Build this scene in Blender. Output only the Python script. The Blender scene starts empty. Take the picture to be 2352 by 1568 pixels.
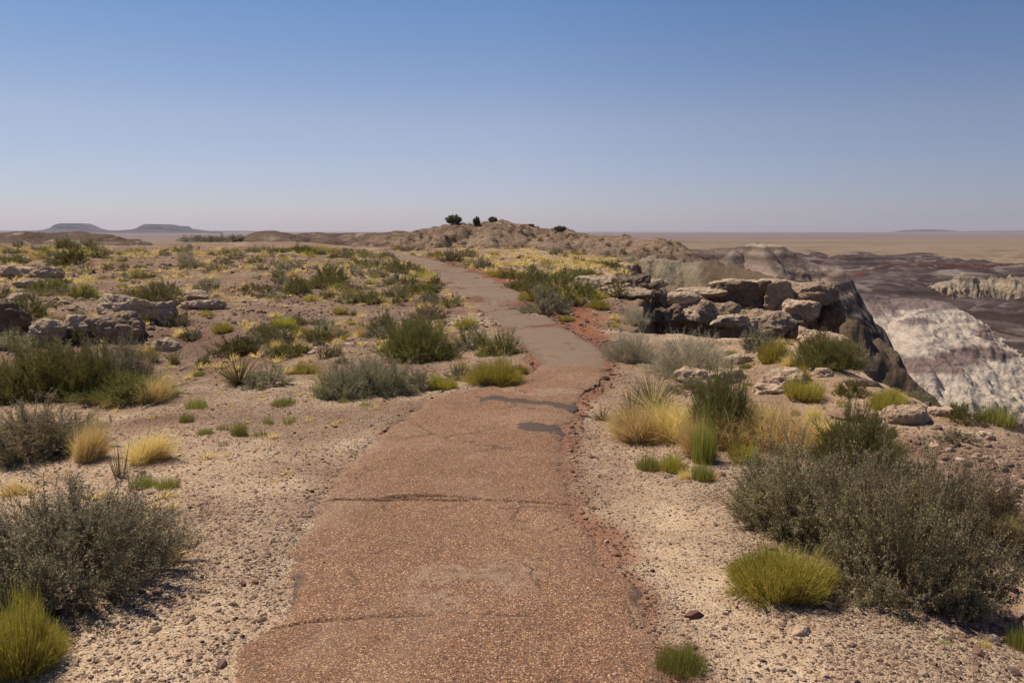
import bpy, math, random
import numpy as np
from mathutils import Vector

# ------------------------------------------------------------------ camera
C = bpy.context.scene.collection
scene = bpy.context.scene
EYE = 1.6
PITCH = math.radians(7.9)
FPX = 28.0 / 36.0 * 2352.0            # focal length, in pixels of a 2352 x 1568 view
cam_d = bpy.data.cameras.new('camera')
cam_d.lens = 28.0; cam_d.sensor_width = 36.0
cam_d.clip_start = 0.05; cam_d.clip_end = 60000
cam = bpy.data.objects.new('camera', cam_d); C.objects.link(cam)
cam.location = (0, 0, EYE)
cam.rotation_euler = (math.pi / 2 - PITCH, 0, 0)
scene.camera = cam

# ------------------------------------------------------------------ sky, sun, exposure
SUN_EL = math.radians(56)
SUN_AZ = math.radians(-52)            # from +Y, negative = to the left
world = bpy.data.worlds.new('World'); scene.world = world
world.use_nodes = True
nt = world.node_tree
for n in list(nt.nodes): nt.nodes.remove(n)
sky = nt.nodes.new('ShaderNodeTexSky'); sky.sky_type = 'NISHITA'
sky.sun_disc = False
sky.sun_elevation = SUN_EL
sky.sun_rotation = SUN_AZ
sky.altitude = 1700; sky.air_density = 1.0; sky.dust_density = 1.6; sky.ozone_density = 2.0
bg = nt.nodes.new('ShaderNodeBackground'); bg.inputs['Strength'].default_value = 0.060
out = nt.nodes.new('ShaderNodeOutputWorld')
tc = nt.nodes.new('ShaderNodeTexCoord'); sx = nt.nodes.new('ShaderNodeSeparateXYZ'); nt.links.new(tc.outputs['Generated'], sx.inputs[0])
rp = nt.nodes.new('ShaderNodeValToRGB'); e = rp.color_ramp.elements      # dusty air low in the sky, clearer blue above
e[0].position = 0.0; e[0].color = (.53, .478, .59, 1); e[1].position = .13; e[1].color = (.68, .575, .59, 1)
q = e.new(.26); q.color = (.47, .55, .64, 1); q = e.new(1.0); q.color = (.45, .52, .62, 1)
nt.links.new(sx.outputs[2], rp.inputs[0])
mx = nt.nodes.new('ShaderNodeVectorMath'); mx.operation = 'MULTIPLY'; nt.links.new(sky.outputs[0], mx.inputs[0]); nt.links.new(rp.outputs[0], mx.inputs[1])
m2 = nt.nodes.new('ShaderNodeVectorMath'); m2.operation = 'SCALE'; m2.inputs['Scale'].default_value = 2.0; nt.links.new(mx.outputs[0], m2.inputs[0])
rx = nt.nodes.new('ShaderNodeValToRGB'); e = rx.color_ramp.elements      # the sky is deepest at right angles to the sun
e[0].position = .22; e[0].color = (.90, .94, .93, 1); e[1].position = .5; e[1].color = (1, 1, 1, 1); q = e.new(.76); q.color = (.80, .83, .87, 1); q = e.new(1); q.color = (.9, .9, .9, 1)
ma = nt.nodes.new('ShaderNodeMath'); ma.operation = 'MULTIPLY_ADD'; ma.inputs[1].default_value = .5; ma.inputs[2].default_value = .5
nt.links.new(sx.outputs[0], ma.inputs[0]); nt.links.new(ma.outputs[0], rx.inputs[0])
m3 = nt.nodes.new('ShaderNodeVectorMath'); m3.operation = 'MULTIPLY'; nt.links.new(m2.outputs[0], m3.inputs[0]); nt.links.new(rx.outputs[0], m3.inputs[1])
nt.links.new(m3.outputs[0], bg.inputs[0]); nt.links.new(bg.outputs[0], out.inputs[0])
sun_d = bpy.data.lights.new('sun', 'SUN'); sun_d.energy = 4.9; sun_d.angle = math.radians(0.5)
sun_d.color = (1.0, 0.88, 0.70)
sun = bpy.data.objects.new('sun', sun_d); C.objects.link(sun)
sdir = Vector((math.sin(SUN_AZ) * math.cos(SUN_EL), math.cos(SUN_AZ) * math.cos(SUN_EL), math.sin(SUN_EL)))
sun.rotation_euler = sdir.to_track_quat('Z', 'Y').to_euler()
sun.location = (-20, 20, 40)
scene.view_settings.view_transform = 'Standard'
scene.view_settings.look = 'None'
scene.view_settings.gamma = 1.0
scene.view_settings.exposure = 0.32

# ------------------------------------------------------------------ helpers: noise
def _h(ix, iy, iz, seed):
    h = (ix * 374761393 + iy * 668265263 + iz * 2147483647 + seed * 1274126177) & 0xFFFFFFFF
    h = ((h ^ (h >> 13)) * 1274126177) & 0xFFFFFFFF
    h = ((h ^ (h >> 16)) * 2246822519) & 0xFFFFFFFF
    return ((h ^ (h >> 15)) & 0xFFFFFF) / float(0xFFFFFF) * 2 - 1

def vn2(x, y, seed=0):
    x = np.asarray(x, float); y = np.asarray(y, float)
    fx = np.floor(x); fy = np.floor(y)
    tx = x - fx; ty = y - fy
    tx = tx * tx * tx * (tx * (tx * 6 - 15) + 10); ty = ty * ty * ty * (ty * (ty * 6 - 15) + 10)
    ix = fx.astype(np.int64); iy = fy.astype(np.int64)
    a = _h(ix, iy, 0, seed); b = _h(ix + 1, iy, 0, seed)
    c = _h(ix, iy + 1, 0, seed); d = _h(ix + 1, iy + 1, 0, seed)
    return (a + (b - a) * tx) * (1 - ty) + (c + (d - c) * tx) * ty

def fbm2(x, y, seed=0, octv=4, gain=0.5):
    s = 0; a = 1; t = 0
    for k in range(octv):
        s = s + a * vn2(x * 2 ** k + 17.3 * k, y * 2 ** k - 9.1 * k, seed + k); t += a; a *= gain
    return s / t

def vn3(x, y, z, seed=0):
    fx = np.floor(x); fy = np.floor(y); fz = np.floor(z)
    tx = x - fx; ty = y - fy; tz = z - fz
    tx = tx * tx * (3 - 2 * tx); ty = ty * ty * (3 - 2 * ty); tz = tz * tz * (3 - 2 * tz)
    ix = fx.astype(np.int64); iy = fy.astype(np.int64); iz = fz.astype(np.int64)
    r = 0
    for dx in (0, 1):
        for dy in (0, 1):
            for dz in (0, 1):
                w = (tx if dx else 1 - tx) * (ty if dy else 1 - ty) * (tz if dz else 1 - tz)
                r = r + w * _h(ix + dx, iy + dy, iz + dz, seed)
    return r

def fbm3(p, scale, seed=0, octv=4, gain=0.5):
    s = 0; a = 1; t = 0
    for k in range(octv):
        q = p * (scale * 2 ** k) + 13.7 * k
        s = s + a * vn3(q[:, 0], q[:, 1], q[:, 2], seed + k); t += a; a *= gain
    return s / t

def sm(a, b, x):
    t = np.clip((x - a) / (b - a), 0, 1)
    return t * t * (3 - 2 * t)

# ------------------------------------------------------------------ helpers: rays
CP, SP = math.cos(PITCH), math.sin(PITCH)
def ray(px, py):
    dx = (px - 1176.0) / FPX; u = (784.0 - py) / FPX
    return np.array([dx, CP + u * SP, -SP + u * CP])
def at(px, py, Y):
    d = ray(px, py); return np.array([0, 0, EYE]) + d * (Y / d[1])

# ------------------------------------------------------------------ the lie of the land
def seg_info(X, Y, a, b):
    ax, ay = a[0], a[1]; bx, by = b[0], b[1]
    L2 = (bx - ax) ** 2 + (by - ay) ** 2 + 1e-9
    t = np.clip(((X - ax) * (bx - ax) + (Y - ay) * (by - ay)) / L2, 0, 1)
    return t, np.hypot(X - (ax + t * (bx - ax)), Y - (ay + t * (by - ay))), math.sqrt(L2)

def ridge(X, Y, pts, slope, rnd, gul, lam, seed, maxd, convex=1.0):
    """a ridge with runnels down its flanks; returns height (very low where far from it)"""
    best = np.full(X.shape, -1e4); s0 = 0.0
    x0 = min(p[0] for p in pts) - maxd; x1 = max(p[0] for p in pts) + maxd
    y0 = min(p[1] for p in pts) - maxd; y1 = max(p[1] for p in pts) + maxd
    m = (X > x0) & (X < x1) & (Y > y0) & (Y < y1)
    if not m.any(): return best
    x = X[m]; y = Y[m]; b = np.full(x.shape, -1e4)
    wx = fbm2(x / lam, y / lam, seed, 3) * lam * 0.35
    n1 = np.abs(vn2((x + wx) / lam, (y - wx) / lam * 0.6, seed + 5))
    n2 = np.abs(vn2((x - wx) / lam * 2.7, (y + wx) / lam * 1.7, seed + 9))
    n3 = np.abs(vn2((x + wx) / lam * 6.5, (y + wx) / lam * 4.0, seed + 12))
    run = 1.0 - (0.55 * n1 + 0.3 * n2 + 0.15 * n3) * 2.0       # -: crests of spurs, +: gully floors
    for a, c in zip(pts[:-1], pts[1:]):
        t, d, L = seg_info(x, y, a, c)
        cz = a[2] + (c[2] - a[2]) * t
        dd = np.sqrt(d * d + rnd * rnd) - rnd
        h = cz - slope * dd ** convex - gul * run * (1 - np.exp(-d / (lam * 0.7)))
        b = np.maximum(b, h)
    b = b + fbm2(x / lam * 3, y / lam * 3, seed + 3, 4) * gul * 0.10
    best[m] = b
    return best

EDGE = [(9, -60), (6.4, -8), (5.6, 0), (4.9, 4.2), (4.45, 6.3), (4.15, 7.2), (4.0, 8.2), (4.45, 9.8), (4.5, 11.6), (3.6, 12.4), (2.6, 13.6),
        (2.15, 14.6), (2.5, 16.5), (3.2, 19), (4.4, 20.6), (6.2, 21.6), (8.2, 22.3), (9.6, 23.2), (9.9, 24.6),
        (8.5, 25.4), (6.2, 25.2), (4.8, 26), (4.6, 30), (5.4, 37), (7.5, 46), (8.5, 54), (5, 60), (-4, 65),
        (-20, 72), (-60, 82), (-160, 100), (-170, -60)]
def poly_sd(X, Y, poly):
    """distance to the outline; positive outside"""
    d = np.full(X.shape, 1e9); ins = np.zeros(X.shape, bool)
    n = len(poly)
    for i in range(n):
        a = poly[i]; b = poly[(i + 1) % n]
        _, dd, _ = seg_info(X, Y, a, b)
        d = np.minimum(d, dd)
        cond = ((a[1] > Y) != (b[1] > Y))
        xi = (b[0] - a[0]) * (Y - a[1]) / ((b[1] - a[1]) or 1e-9) + a[0]
        ins ^= cond & (X < xi)
    return np.where(ins, -d, d)

def top_smooth(X, Y):
    r = np.hypot(X, Y)
    left = sm(9, -6, X - Y * 0.03)
    z = 0.34 * sm(20, 60, r) * left - 0.25 * (1 - left) * sm(18, 45, r)
    z = z + 0.16 * vn2(X / 7.0, Y / 7.0, 3) * sm(7, 16, r) + 0.3 * vn2(X / 19.0, Y / 19.0, 4) * sm(12, 40, r)
    # the hollow under the boulders on the left, and the sandy gully at the lower right
    z = z - 0.55 * np.exp(-(((X + 5.6) / 2.6) ** 2 + ((Y - 11.0) / 2.2) ** 2))
    z = z + 0.25 * np.exp(-(((X + 9.0) / 4.0) ** 2 + ((Y - 16.0) / 3.0) ** 2))
    z = z - 0.30 * np.exp(-(((X - 2.65) / 0.55) ** 2 + ((Y - 3.5) / 0.9) ** 2))
    z = z + 0.10 * np.exp(-(((X - 3.3) / 0.8) ** 2 + ((Y - 7.0) / 1.5) ** 2))
    z = z + 0.16 * np.exp(-(((X - 3.4) / 0.9) ** 2 + ((Y - 9.6) / 1.5) ** 2))
    return z

def mesa(X, Y):
    out_ = np.full(X.shape, -1e4)
    m = (np.abs(X) < 230) & (Y > -90) & (Y < 190)
    if not m.any(): return out_
    x = X[m]; y = Y[m]
    r = np.hypot(x, y)
    sd = poly_sd(x, y, EDGE)
    sd = sd + 0.30 * vn2(x / 1.3, y / 1.3, 21) * sm(3, 9, r) + 0.12 * vn2(x / 0.4, y / 0.4, 22) + 1.6 * vn2(x / 9., y / 9., 23) * sm(28, 50, r)
    z = top_smooth(x, y)
    k = np.clip(r / 6.0, 0.55, 3.0)
    z = z + 0.010 * fbm2(x / 0.16, y / 0.16, 31, 3) * k + 0.028 * fbm2(x / 0.9, y / 0.9, 35, 3) * k
    z = z + 0.05 * np.abs(vn2(x / 0.5, y / 0.35, 37)) * sm(1.6, 3.6, x) * sm(5, 8, y)
    rg = sm(2.0, 3.2, x) * sm(14.5, 17.5, y) * sm(31, 27, y)
    z = z + rg * (.16 * fbm2(x / 1.1, y / .8, 45, 4) - .10 * np.abs(vn2(x / .7, y / 1.2, 46)) - .22 * sm(5, 9, x) - .62 * sm(3.0, 4.2, x) * (1 - .75 * sm(5.6, 7.4, x)))
    z = z - 0.18 * sm(-0.9, 0.0, sd)
    o = np.maximum(sd, 0)
    # stepped, broken drop below the rim
    o2 = o * (1 + 0.25 * vn2(x / 0.8, y / 0.8, 41))
    drop = 0.75 * sm(0.0, 0.3, o2) + 0.5 * sm(0.7, 1.0, o2) + 1.05 * o
    z = z - drop + 0.28 * fbm2(x / 0.45, y / 0.45, 43, 4) * np.minimum(o * 2, 1)
    out_[m] = z
    return out_

W = at
PROM = [W(1392, 604, 44), W(1480, 592, 46), W(1600, 600, 43), W(1690, 612, 39), W(1745, 634, 36), W(1800, 650, 32),
        W(1855, 655, 28), W(1902, 680, 26.5), W(1945, 735, 25.5), W(2000, 795, 25), W(2075, 862, 24.5), W(2140, 940, 24)]
HILL = [W(840, 556, 92), W(900, 540, 98), W(960, 530, 100), W(1040, 517, 100), W(1095, 512, 100), W(1150, 507, 100), W(1200, 513, 98), W(1280, 527, 96),
        W(1350, 538, 90), W(1430, 545, 84), W(1500, 551, 78), W(1530, 566, 74), W(1600, 592, 72)]
SPUR1 = [W(1150, 507, 100), W(1130, 545, 88), W(1080, 568, 80)]
SPUR2 = [W(1280, 527, 96), W(1250, 556, 84), W(1235, 580, 76)]
SPUR3 = [W(1430, 545, 84), W(1400, 562, 76), W(1375, 590, 68)]
BACKL = [W(-140, 542, 165), W(-40, 536, 170), W(0, 536, 168), W(60, 530, 165), W(110, 537, 165), W(185, 531, 165), W(240, 537, 162), W(268, 556, 158)]
BACKM = [W(560, 548, 150), W(612, 530, 150), W(680, 536, 160), W(730, 533, 175), W(790, 536, 180), W(860, 535, 180), W(905, 531, 175), W(960, 532, 165), W(1020, 531, 150)]
BACKS = [[W(612, 530, 150), W(640, 548, 132)], [W(730, 534, 175), W(760, 548, 150)], [W(860, 536, 180), W(880, 552, 150), W(890, 566, 130)],
         [W(905, 532, 175), W(960, 550, 140), W(990, 566, 122)], [W(800, 537, 180), W(812, 556, 150)], [W(30, 533, 168), W(20, 556, 146)], [W(185, 531, 165), W(160, 556, 145)]]
BAND = [W(1505, 560, 118), W(1560, 570, 122), W(1610, 573, 126), W(1680, 569, 130), W(1740, 557, 130), W(1785, 563, 128), W(1822, 586, 128),
        W(1880, 607, 128), W(1930, 618, 128), W(1942, 645, 126), W(1975, 680, 126), W(2010, 706, 126)]
BANDS = [[W(1690, 569, 130), W(1670, 606, 112), W(1650, 650, 100)], [W(1750, 557, 130), W(1760, 600, 112), W(1790, 650, 100)],
         [W(1600, 573, 126), W(1580, 600, 108)], [W(1930, 618, 128), W(1900, 650, 112), W(1880, 700, 100)]]
WHITE = [W(1880, 668, 272), W(1960, 681, 285), W(1985, 672, 288), W(2030, 688, 291), W(2060, 684, 291), W(2120, 682, 291), W(2155, 697, 285), W(2190, 735, 272),
         W(2240, 771, 256), W(2300, 806, 243), W(2352, 836, 234), W(2430, 885, 221)]
WHITES = [[W(1985, 672, 288), W(2010, 730, 253), W(2035, 790, 224)], [W(2155, 700, 285), W(2070, 730, 256), W(2120, 728, 240), W(2180, 752, 234)],
          [W(2120, 730, 243), W(2100, 775, 221), W(2110, 810, 208)], [W(2190, 738, 269), W(2200, 800, 224), W(2190, 840, 205)],
          [W(2240, 772, 256), W(2270, 835, 218)]]
REDH = [W(2010, 611, 560), W(2060, 605, 580), W(2150, 604, 590), W(2250, 606, 600), W(2352, 604, 610), W(2500, 606, 620)]
CREAM = [W(2150, 650, 400), W(2200, 640, 410), W(2225, 634, 412), W(2270, 640, 410), W(2300, 634, 408), W(2352, 638, 405), W(2460, 640, 400)]
MOUNDS = []
_r = random.Random(4)
for k in range(44):
    px = _r.uniform(2030, 2500); py = _r.uniform(826, 905)
    ang = PITCH + math.atan((py - 784) / FPX); d = 42.4 / math.tan(ang)
    MOUNDS.append(W(px, py, d))

def floor_(X, Y):
    r = np.hypot(X, Y)
    az = np.degrees(np.arctan2(X, np.maximum(Y, 1e-3)))
    right = sm(4.0, 9.5, az) * (Y > 0)
    n = fbm2(X / 260., Y / 260., 51, 3)
    plain = -20.0 + 0.0006 * 0 * r + 1.2 * fbm2(X / 700., Y / 700., 55, 3)
    plain = plain - 14 * sm(120, 30, r)
    rimr = sm(760, 1010, r + 130 * n)
    low = -33.5 - 12 * sm(460, 270, r)
    # rolling, gullied bad lands
    wx = 12 * vn2(X / 45., Y / 45., 61)
    b1 = np.abs(fbm2((X + wx) / 95., (Y - wx) / 150., 63, 2)) * 2
    b2 = np.abs(vn2((X - wx) / 30., (Y + wx) / 46., 67))
    b3 = np.abs(vn2((X + wx) / 10., (Y + wx) / 14., 69))
    far = sm(150, 330, r)
    low = low + far * (11.0 * b1 * (0.6 + 0.4 * b2) + 4.2 * b2 + 1.7 * b3 + .6 * np.abs(vn2(X / 3.5, Y / 5., 70))) - 1.2 * far + 0.25 * b3 * (1 - far)
    scarp = low + (plain - low) * rimr
    # gullies in the scarp
    scarp = scarp - 3.5 * (1 - b2) * rimr * (1 - rimr) * 4 + 1.5 * (b1 - .3) * sm(1600, 900, r) * rimr
    z = scarp * right + plain * (1 - right)
    return z

def H_all(X, Y):
    X = np.asarray(X, float); Y = np.asarray(Y, float)
    comps = [floor_(X, Y), mesa(X, Y)]
    pr = ridge(X, Y, PROM, 1.5, 0.9, 1.5, 2.6, 101, 16)
    pr = pr + (np.where(pr > -1000, 0.26 * fbm2(X / .9, Y / .9, 107, 3) + .09 * fbm2(X / .25, Y / .25, 108, 2), 0) if X.size < 4e6 else 0)
    comps.append(pr)
    hl = ridge(X, Y, HILL, 0.34, 2, 2.6, 9, 111, 42)
    for i, s in enumerate((SPUR1, SPUR2, SPUR3)):
        hl = np.maximum(hl, ridge(X, Y, s, 0.36, 2, 1.2, 6, 121 + i, 40))
    hl = hl + .35 * fbm2(X / 2.2, Y / 2.2, 117, 4) + .12 * fbm2(X / .6, Y / .6, 118, 2)
    hl = hl - 1.4 * np.maximum(X - 17, 0)
    comps.append(hl)
    bk = np.maximum(ridge(X, Y, BACKL, 0.42, 3, 3.0, 12, 131, 70), ridge(X, Y, BACKM, 0.42, 3, 3.0, 12, 137, 70))
    for i, s in enumerate(BACKS): bk = np.maximum(bk, ridge(X, Y, s, 0.45, 2, 2.0, 8, 141 + i, 40))
    comps.append(bk)
    bd = ridge(X, Y, BAND, 1.0, 2.5, 2.0, 7, 151, 60)
    for i, s in enumerate(BANDS): bd = np.maximum(bd, ridge(X, Y, s, 1.15, 1.5, 1.6, 5, 155 + i, 40))
    bd = bd - 3.0 * np.maximum(X - 53, 0)
    comps.append(bd)
    wh = ridge(X, Y, WHITE, 0.50, 4, 3.0, 13, 161, 110)
    for i, s in enumerate(WHITES): wh = np.maximum(wh, ridge(X, Y, s, 0.48, 3.0, 2.6, 8, 165 + i, 90))
    wh = wh - 1.0 * np.abs(fbm2(X / 4.2, Y / 5.4, 178, 3)) - .35 * np.abs(vn2(X / 1.7, Y / 2.5, 179))
    m = (X > 60) & (X < 260) & (Y > 170) & (Y < 300)
    if m.any():
        x = X[m]; y = Y[m]; w = wh[m]
        for p in MOUNDS:
            dd = np.hypot((x - p[0]), (y - p[1]) * .75)
            w = np.maximum(w, p[2] - .045 * dd ** 1.8 - .8 * np.abs(vn2(x / 2.6, y / 2.6, 173)))
        wh = wh.copy(); wh[m] = w
    comps.append(wh)
    comps.append(ridge(X, Y, REDH, 0.38, 3, 6, 26, 181, 70))
    cr_ = ridge(X, Y, CREAM, 0.34, 1.5, 6, 7, 185, 50) - 1.5 * np.abs(fbm2(X / 5., Y / 7., 188, 3))
    comps.append(cr_)
    S = np.stack(comps)
    return S

def H(x, y):
    return H_all(np.atleast_1d(x), np.atleast_1d(y)).max(0)

_RR = np.concatenate([np.geomspace(1.2, 60, 700), np.geomspace(60.5, 18000, 900)])
def hit(px, py):
    d = ray(px, py)
    t = _RR / math.hypot(d[0], d[1])
    P = np.array([0, 0, EYE])[None] + d[None] * t[:, None]
    h = H(P[:, 0], P[:, 1])
    g = P[:, 2] - h
    k = np.argmax(g < 0)
    if not (g < 0).any(): return None
    if k == 0: return np.array([P[0, 0], P[0, 1], h[0]])
    w = g[k - 1] / (g[k - 1] - g[k] + 1e-12)
    p = P[k - 1] + (P[k] - P[k - 1]) * w
    return np.array([p[0], p[1], H(p[0], p[1])[0]])

# ------------------------------------------------------------------ helpers: objects
def mesh_from(name, V, F, smooth=False, mats=(), midx=None, cols=None):
    V = np.asarray(V, np.float32); F = np.asarray(F, np.int32)
    me = bpy.data.meshes.new(name)
    nv = len(V); nf = len(F); k = F.shape[1]
    me.vertices.add(nv); me.vertices.foreach_set('co', V.ravel())
    me.loops.add(nf * k); me.loops.foreach_set('vertex_index', F.ravel())
    me.polygons.add(nf)
    me.polygons.foreach_set('loop_start', np.arange(0, nf * k, k, dtype=np.int32))
    me.polygons.foreach_set('loop_total', np.full(nf, k, np.int32))
    for m in mats: me.materials.append(m)
    if midx is not None: me.polygons.foreach_set('material_index', np.asarray(midx, np.int32))
    me.polygons.foreach_set('use_smooth', np.full(nf, smooth, bool))
    if cols is not None:
        for nm, c in cols.items():
            c = np.asarray(c, np.float32)
            if c.ndim == 1:
                a = me.attributes.new(nm, 'FLOAT', 'POINT'); a.data.foreach_set('value', c)
            else:
                if c.shape[1] == 3: c = np.concatenate([c, np.ones((len(c), 1), np.float32)], 1)
                a = me.attributes.new(nm, 'FLOAT_COLOR', 'POINT'); a.data.foreach_set('color', c.ravel())
    me.update(calc_edges=True)
    return me

def obj(name, me, parent=None, loc=None, rot=None, scale=None, label=None, cat=None, group=None, kind=None):
    o = bpy.data.objects.new(name, me); C.objects.link(o)
    if parent is not None: o.parent = parent
    if loc is not None: o.location = tuple(float(v) for v in loc)
    if rot is not None: o.rotation_euler = rot
    if scale is not None: o.scale = tuple(float(v) for v in scale)
    if label: o['label'] = label
    if cat: o['category'] = cat
    if group: o['group'] = group
    if kind: o['kind'] = kind
    return o

# ------------------------------------------------------------------ helpers: materials
class N:
    def __init__(s, name):
        s.m = bpy.data.materials.new(name); s.m.use_nodes = True
        s.t = s.m.node_tree
        for n in list(s.t.nodes): s.t.nodes.remove(n)
        s.out = s.t.nodes.new('ShaderNodeOutputMaterial')
    def n(s, typ, **kw):
        x = s.t.nodes.new('ShaderNode' + typ)
        for k, v in kw.items(): setattr(x, k, v)
        return x
    def l(s, a, b): s.t.links.new(a, b)
    def put(s, sock, v):
        if hasattr(v, 'is_output') or isinstance(v, bpy.types.NodeSocket): s.l(v, sock)
        elif isinstance(v, (tuple, list)) and len(v) == 3 and sock.type == 'RGBA': sock.default_value = (*v, 1)
        else: sock.default_value = v
    def pos(s):
        if not hasattr(s, '_pos'): s._pos = s.n('NewGeometry').outputs['Position']
        return s._pos
    def obj_co(s):
        if not hasattr(s, '_oc'): s._oc = s.n('TexCoord').outputs['Object']
        return s._oc
    def noise(s, scale, detail=4, rough=0.55, vec=None, dist=0.0, out='Fac'):
        x = s.n('TexNoise'); x.inputs['Scale'].default_value = scale; x.inputs['Detail'].default_value = detail
        x.inputs['Roughness'].default_value = rough; x.inputs['Distortion'].default_value = dist
        s.l(vec if vec is not None else s.pos(), x.inputs['Vector']); return x.outputs[out]
    def voro(s, scale, vec=None, feat='F1', out='Distance', rnd=1.0):
        x = s.n('TexVoronoi', feature=feat); x.inputs['Scale'].default_value = scale
        x.inputs['Randomness'].default_value = rnd
        s.l(vec if vec is not None else s.pos(), x.inputs['Vector']); return x.outputs[out]
    def ramp(s, fac, stops, interp='LINEAR'):
        x = s.n('ValToRGB'); e = x.color_ramp.elements; x.color_ramp.interpolation = interp
        while len(e) > 1: e.remove(e[-1])
        for i, (p, c) in enumerate(stops):
            if isinstance(c, (int, float)): c = (c, c, c)
            if i == 0: e[0].position = p; e[0].color = (*c, 1)
            else:
                q = e.new(p); q.color = (*c, 1)
        s.put(x.inputs[0], fac); return x.outputs[0]
    def mix(s, f, a, b, mode='MIX'):
        x = s.n('Mix', data_type='RGBA', blend_type=mode)
        s.put(x.inputs[0], f); s.put(x.inputs[6], a); s.put(x.inputs[7], b); return x.outputs[2]
    def math(s, op, a, b=0.0, c=0.0, clamp=False):
        x = s.n('Math', operation=op); x.use_clamp = clamp
        s.put(x.inputs[0], a); s.put(x.inputs[1], b); s.put(x.inputs[2], c); return x.outputs[0]
    def attr(s, name, out='Fac'):
        x = s.n('Attribute'); x.attribute_name = name; return x.outputs[out]
    def sep(s, c):
        x = s.n('SeparateColor'); s.l(c, x.inputs[0]); return x.outputs
    def sepv(s, c):
        x = s.n('SeparateXYZ'); s.l(c, x.inputs[0]); return x.outputs
    def scalev(s, v, k):
        x = s.n('Mapping'); x.inputs['Scale'].default_value = k; s.l(v, x.inputs['Vector']); return x.outputs[0]
    def bump(s, h, dist, strength=1.0, prev=None):
        x = s.n('Bump'); x.inputs['Distance'].default_value = dist; x.inputs['Strength'].default_value = strength
        s.l(h, x.inputs['Height'])
        if prev is not None: s.l(prev, x.inputs['Normal'])
        return x.outputs[0]
    def surf(s, col, rough=0.9, normal=None, spec=0.2, k=(.84, .83, .81)):
        col = s.mix(1.0, col, k, 'MULTIPLY')
        b = s.n('BsdfPrincipled'); s.put(b.inputs['Base Color'], col); s.put(b.inputs['Roughness'], rough)
        b.inputs['Specular IOR Level'].default_value = spec
        if normal is not None: s.l(normal, b.inputs['Normal'])
        s.l(b.outputs[0], s.out.inputs[0]); return s.m

STONES = [(0.0, (.045, .034, .036)), (0.22, (.10, .065, .060)), (0.40, (.20, .115, .090)), (0.58, (.30, .19, .14)), (0.78, (.42, .31, .24)), (0.93, (.58, .48, .40)), (1.0, (.72, .66, .60))]

def mat_ground():
    s = N('desert_soil')
    z = s.sep(s.attr('zone', 'Color'))     # R red gravel, G bare pale sand or rock, B stone cover
    big = s.noise(0.55, 5, 0.6); mid = s.noise(3.1, 5, 0.6); fine = s.noise(38, 4, 0.7)
    sand = s.mix(s.ramp(mid, [(0.35, 0.0), (0.68, 1.0)]), (.35, .232, .150), (.49, .340, .222))
    sand = s.mix(s.math('MULTIPLY', fine, 0.55), sand, (.24, .155, .115))
    pale = s.mix(s.ramp(s.noise(5.3, 6, .65), [(0.38, 0), (0.62, 1)]), (.48, .335, .225), (.62, .475, .335))
    base = s.mix(z[1], sand, pale)
    # stones lying in the surface, two sizes
    warp = s.n('VectorMath', operation='ADD'); s.l(s.pos(), warp.inputs[0])
    nz = s.n('VectorMath', operation='SCALE'); s.l(s.noise(18, 2, .5, out='Color'), nz.inputs[0]); nz.inputs['Scale'].default_value = 0.03
    s.l(nz.outputs[0], warp.inputs[1]); wv = warp.outputs[0]
    v1 = s.voro(46, wv); c1 = s.sep(s.voro(46, wv, out='Color'))
    v2 = s.voro(110, wv); c2 = s.sep(s.voro(110, wv, out='Color'))
    cover = s.math('ADD', s.math('MULTIPLY', z[2], 0.85), s.math('MULTIPLY', s.math('SUBTRACT', s.noise(1.7, 4, .65), 0.5), 1.3), clamp=True)
    m1 = s.math('MULTIPLY', s.math('LESS_THAN', c1[1], cover), s.ramp(v1, [(0.30, 1), (0.48, 0)]))
    m2 = s.math('MULTIPLY', s.math('LESS_THAN', c2[1], s.math('ADD', cover, 0.10)), s.ramp(v2, [(0.32, 1), (0.5, 0)]))
    st1 = s.ramp(c1[0], STONES); st2 = s.ramp(c2[0], STONES)
    v3 = s.voro(190, wv); c3 = s.sep(s.voro(190, wv, out='Color'))
    m3 = s.math('MULTIPLY', s.math('LESS_THAN', c3[1], s.math('ADD', cover, .22)), s.ramp(v3, [(.34, 1), (.5, 0)]))
    st1 = s.mix(z[0], st1, s.ramp(c1[0], [(0, (.07, .032, .026)), (.5, (.19, .080, .056)), (1, (.36, .20, .14))]))
    st2 = s.mix(z[0], st2, s.ramp(c2[0], [(0, (.08, .035, .026)), (.5, (.21, .088, .06)), (1, (.40, .23, .16))]))
    base = s.mix(z[0], base, (.32, .118, .062))
    col = s.mix(m3, base, s.ramp(c3[0], STONES)); col = s.mix(m2, col, st2); col = s.mix(m1, col, st1)
    cong = s.mix(s.ramp(s.noise(1.9, 6, .7), [(.38, 0), (.62, 1)]), (.27, .185, .132), (.46, .335, .24))
    cong = s.mix(s.ramp(s.noise(11, 5, .75), [(.50, 0), (.62, .8)]), cong, (.085, .057, .044))
    col = s.mix(s.attr('zone', 'Alpha'), col, cong)
    # far away the cover of stones reads as a darker, rosier tone
    col = s.mix(s.math('MULTIPLY', s.ramp(big, [(0.42, 0.0), (0.65, 1.0)]), s.math('MULTIPLY', z[2], 0.85)), col, (.215, .120, .085))
    b = s.bump(s.noise(60, 3, .7), 0.004, 0.7); b = s.bump(m3, .003, .9, b)
    b = s.bump(m2, 0.005, 0.9, b); b = s.bump(m1, 0.012, 0.9, b)
    b = s.bump(s.noise(9, 5, .65), 0.03, 0.6, b); b = s.bump(s.math('MULTIPLY', s.noise(7, 6, .75), s.attr('zone', 'Alpha')), 0.18, 0.9, b)
    return s.surf(col, 0.95, b, 0.1)

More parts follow.
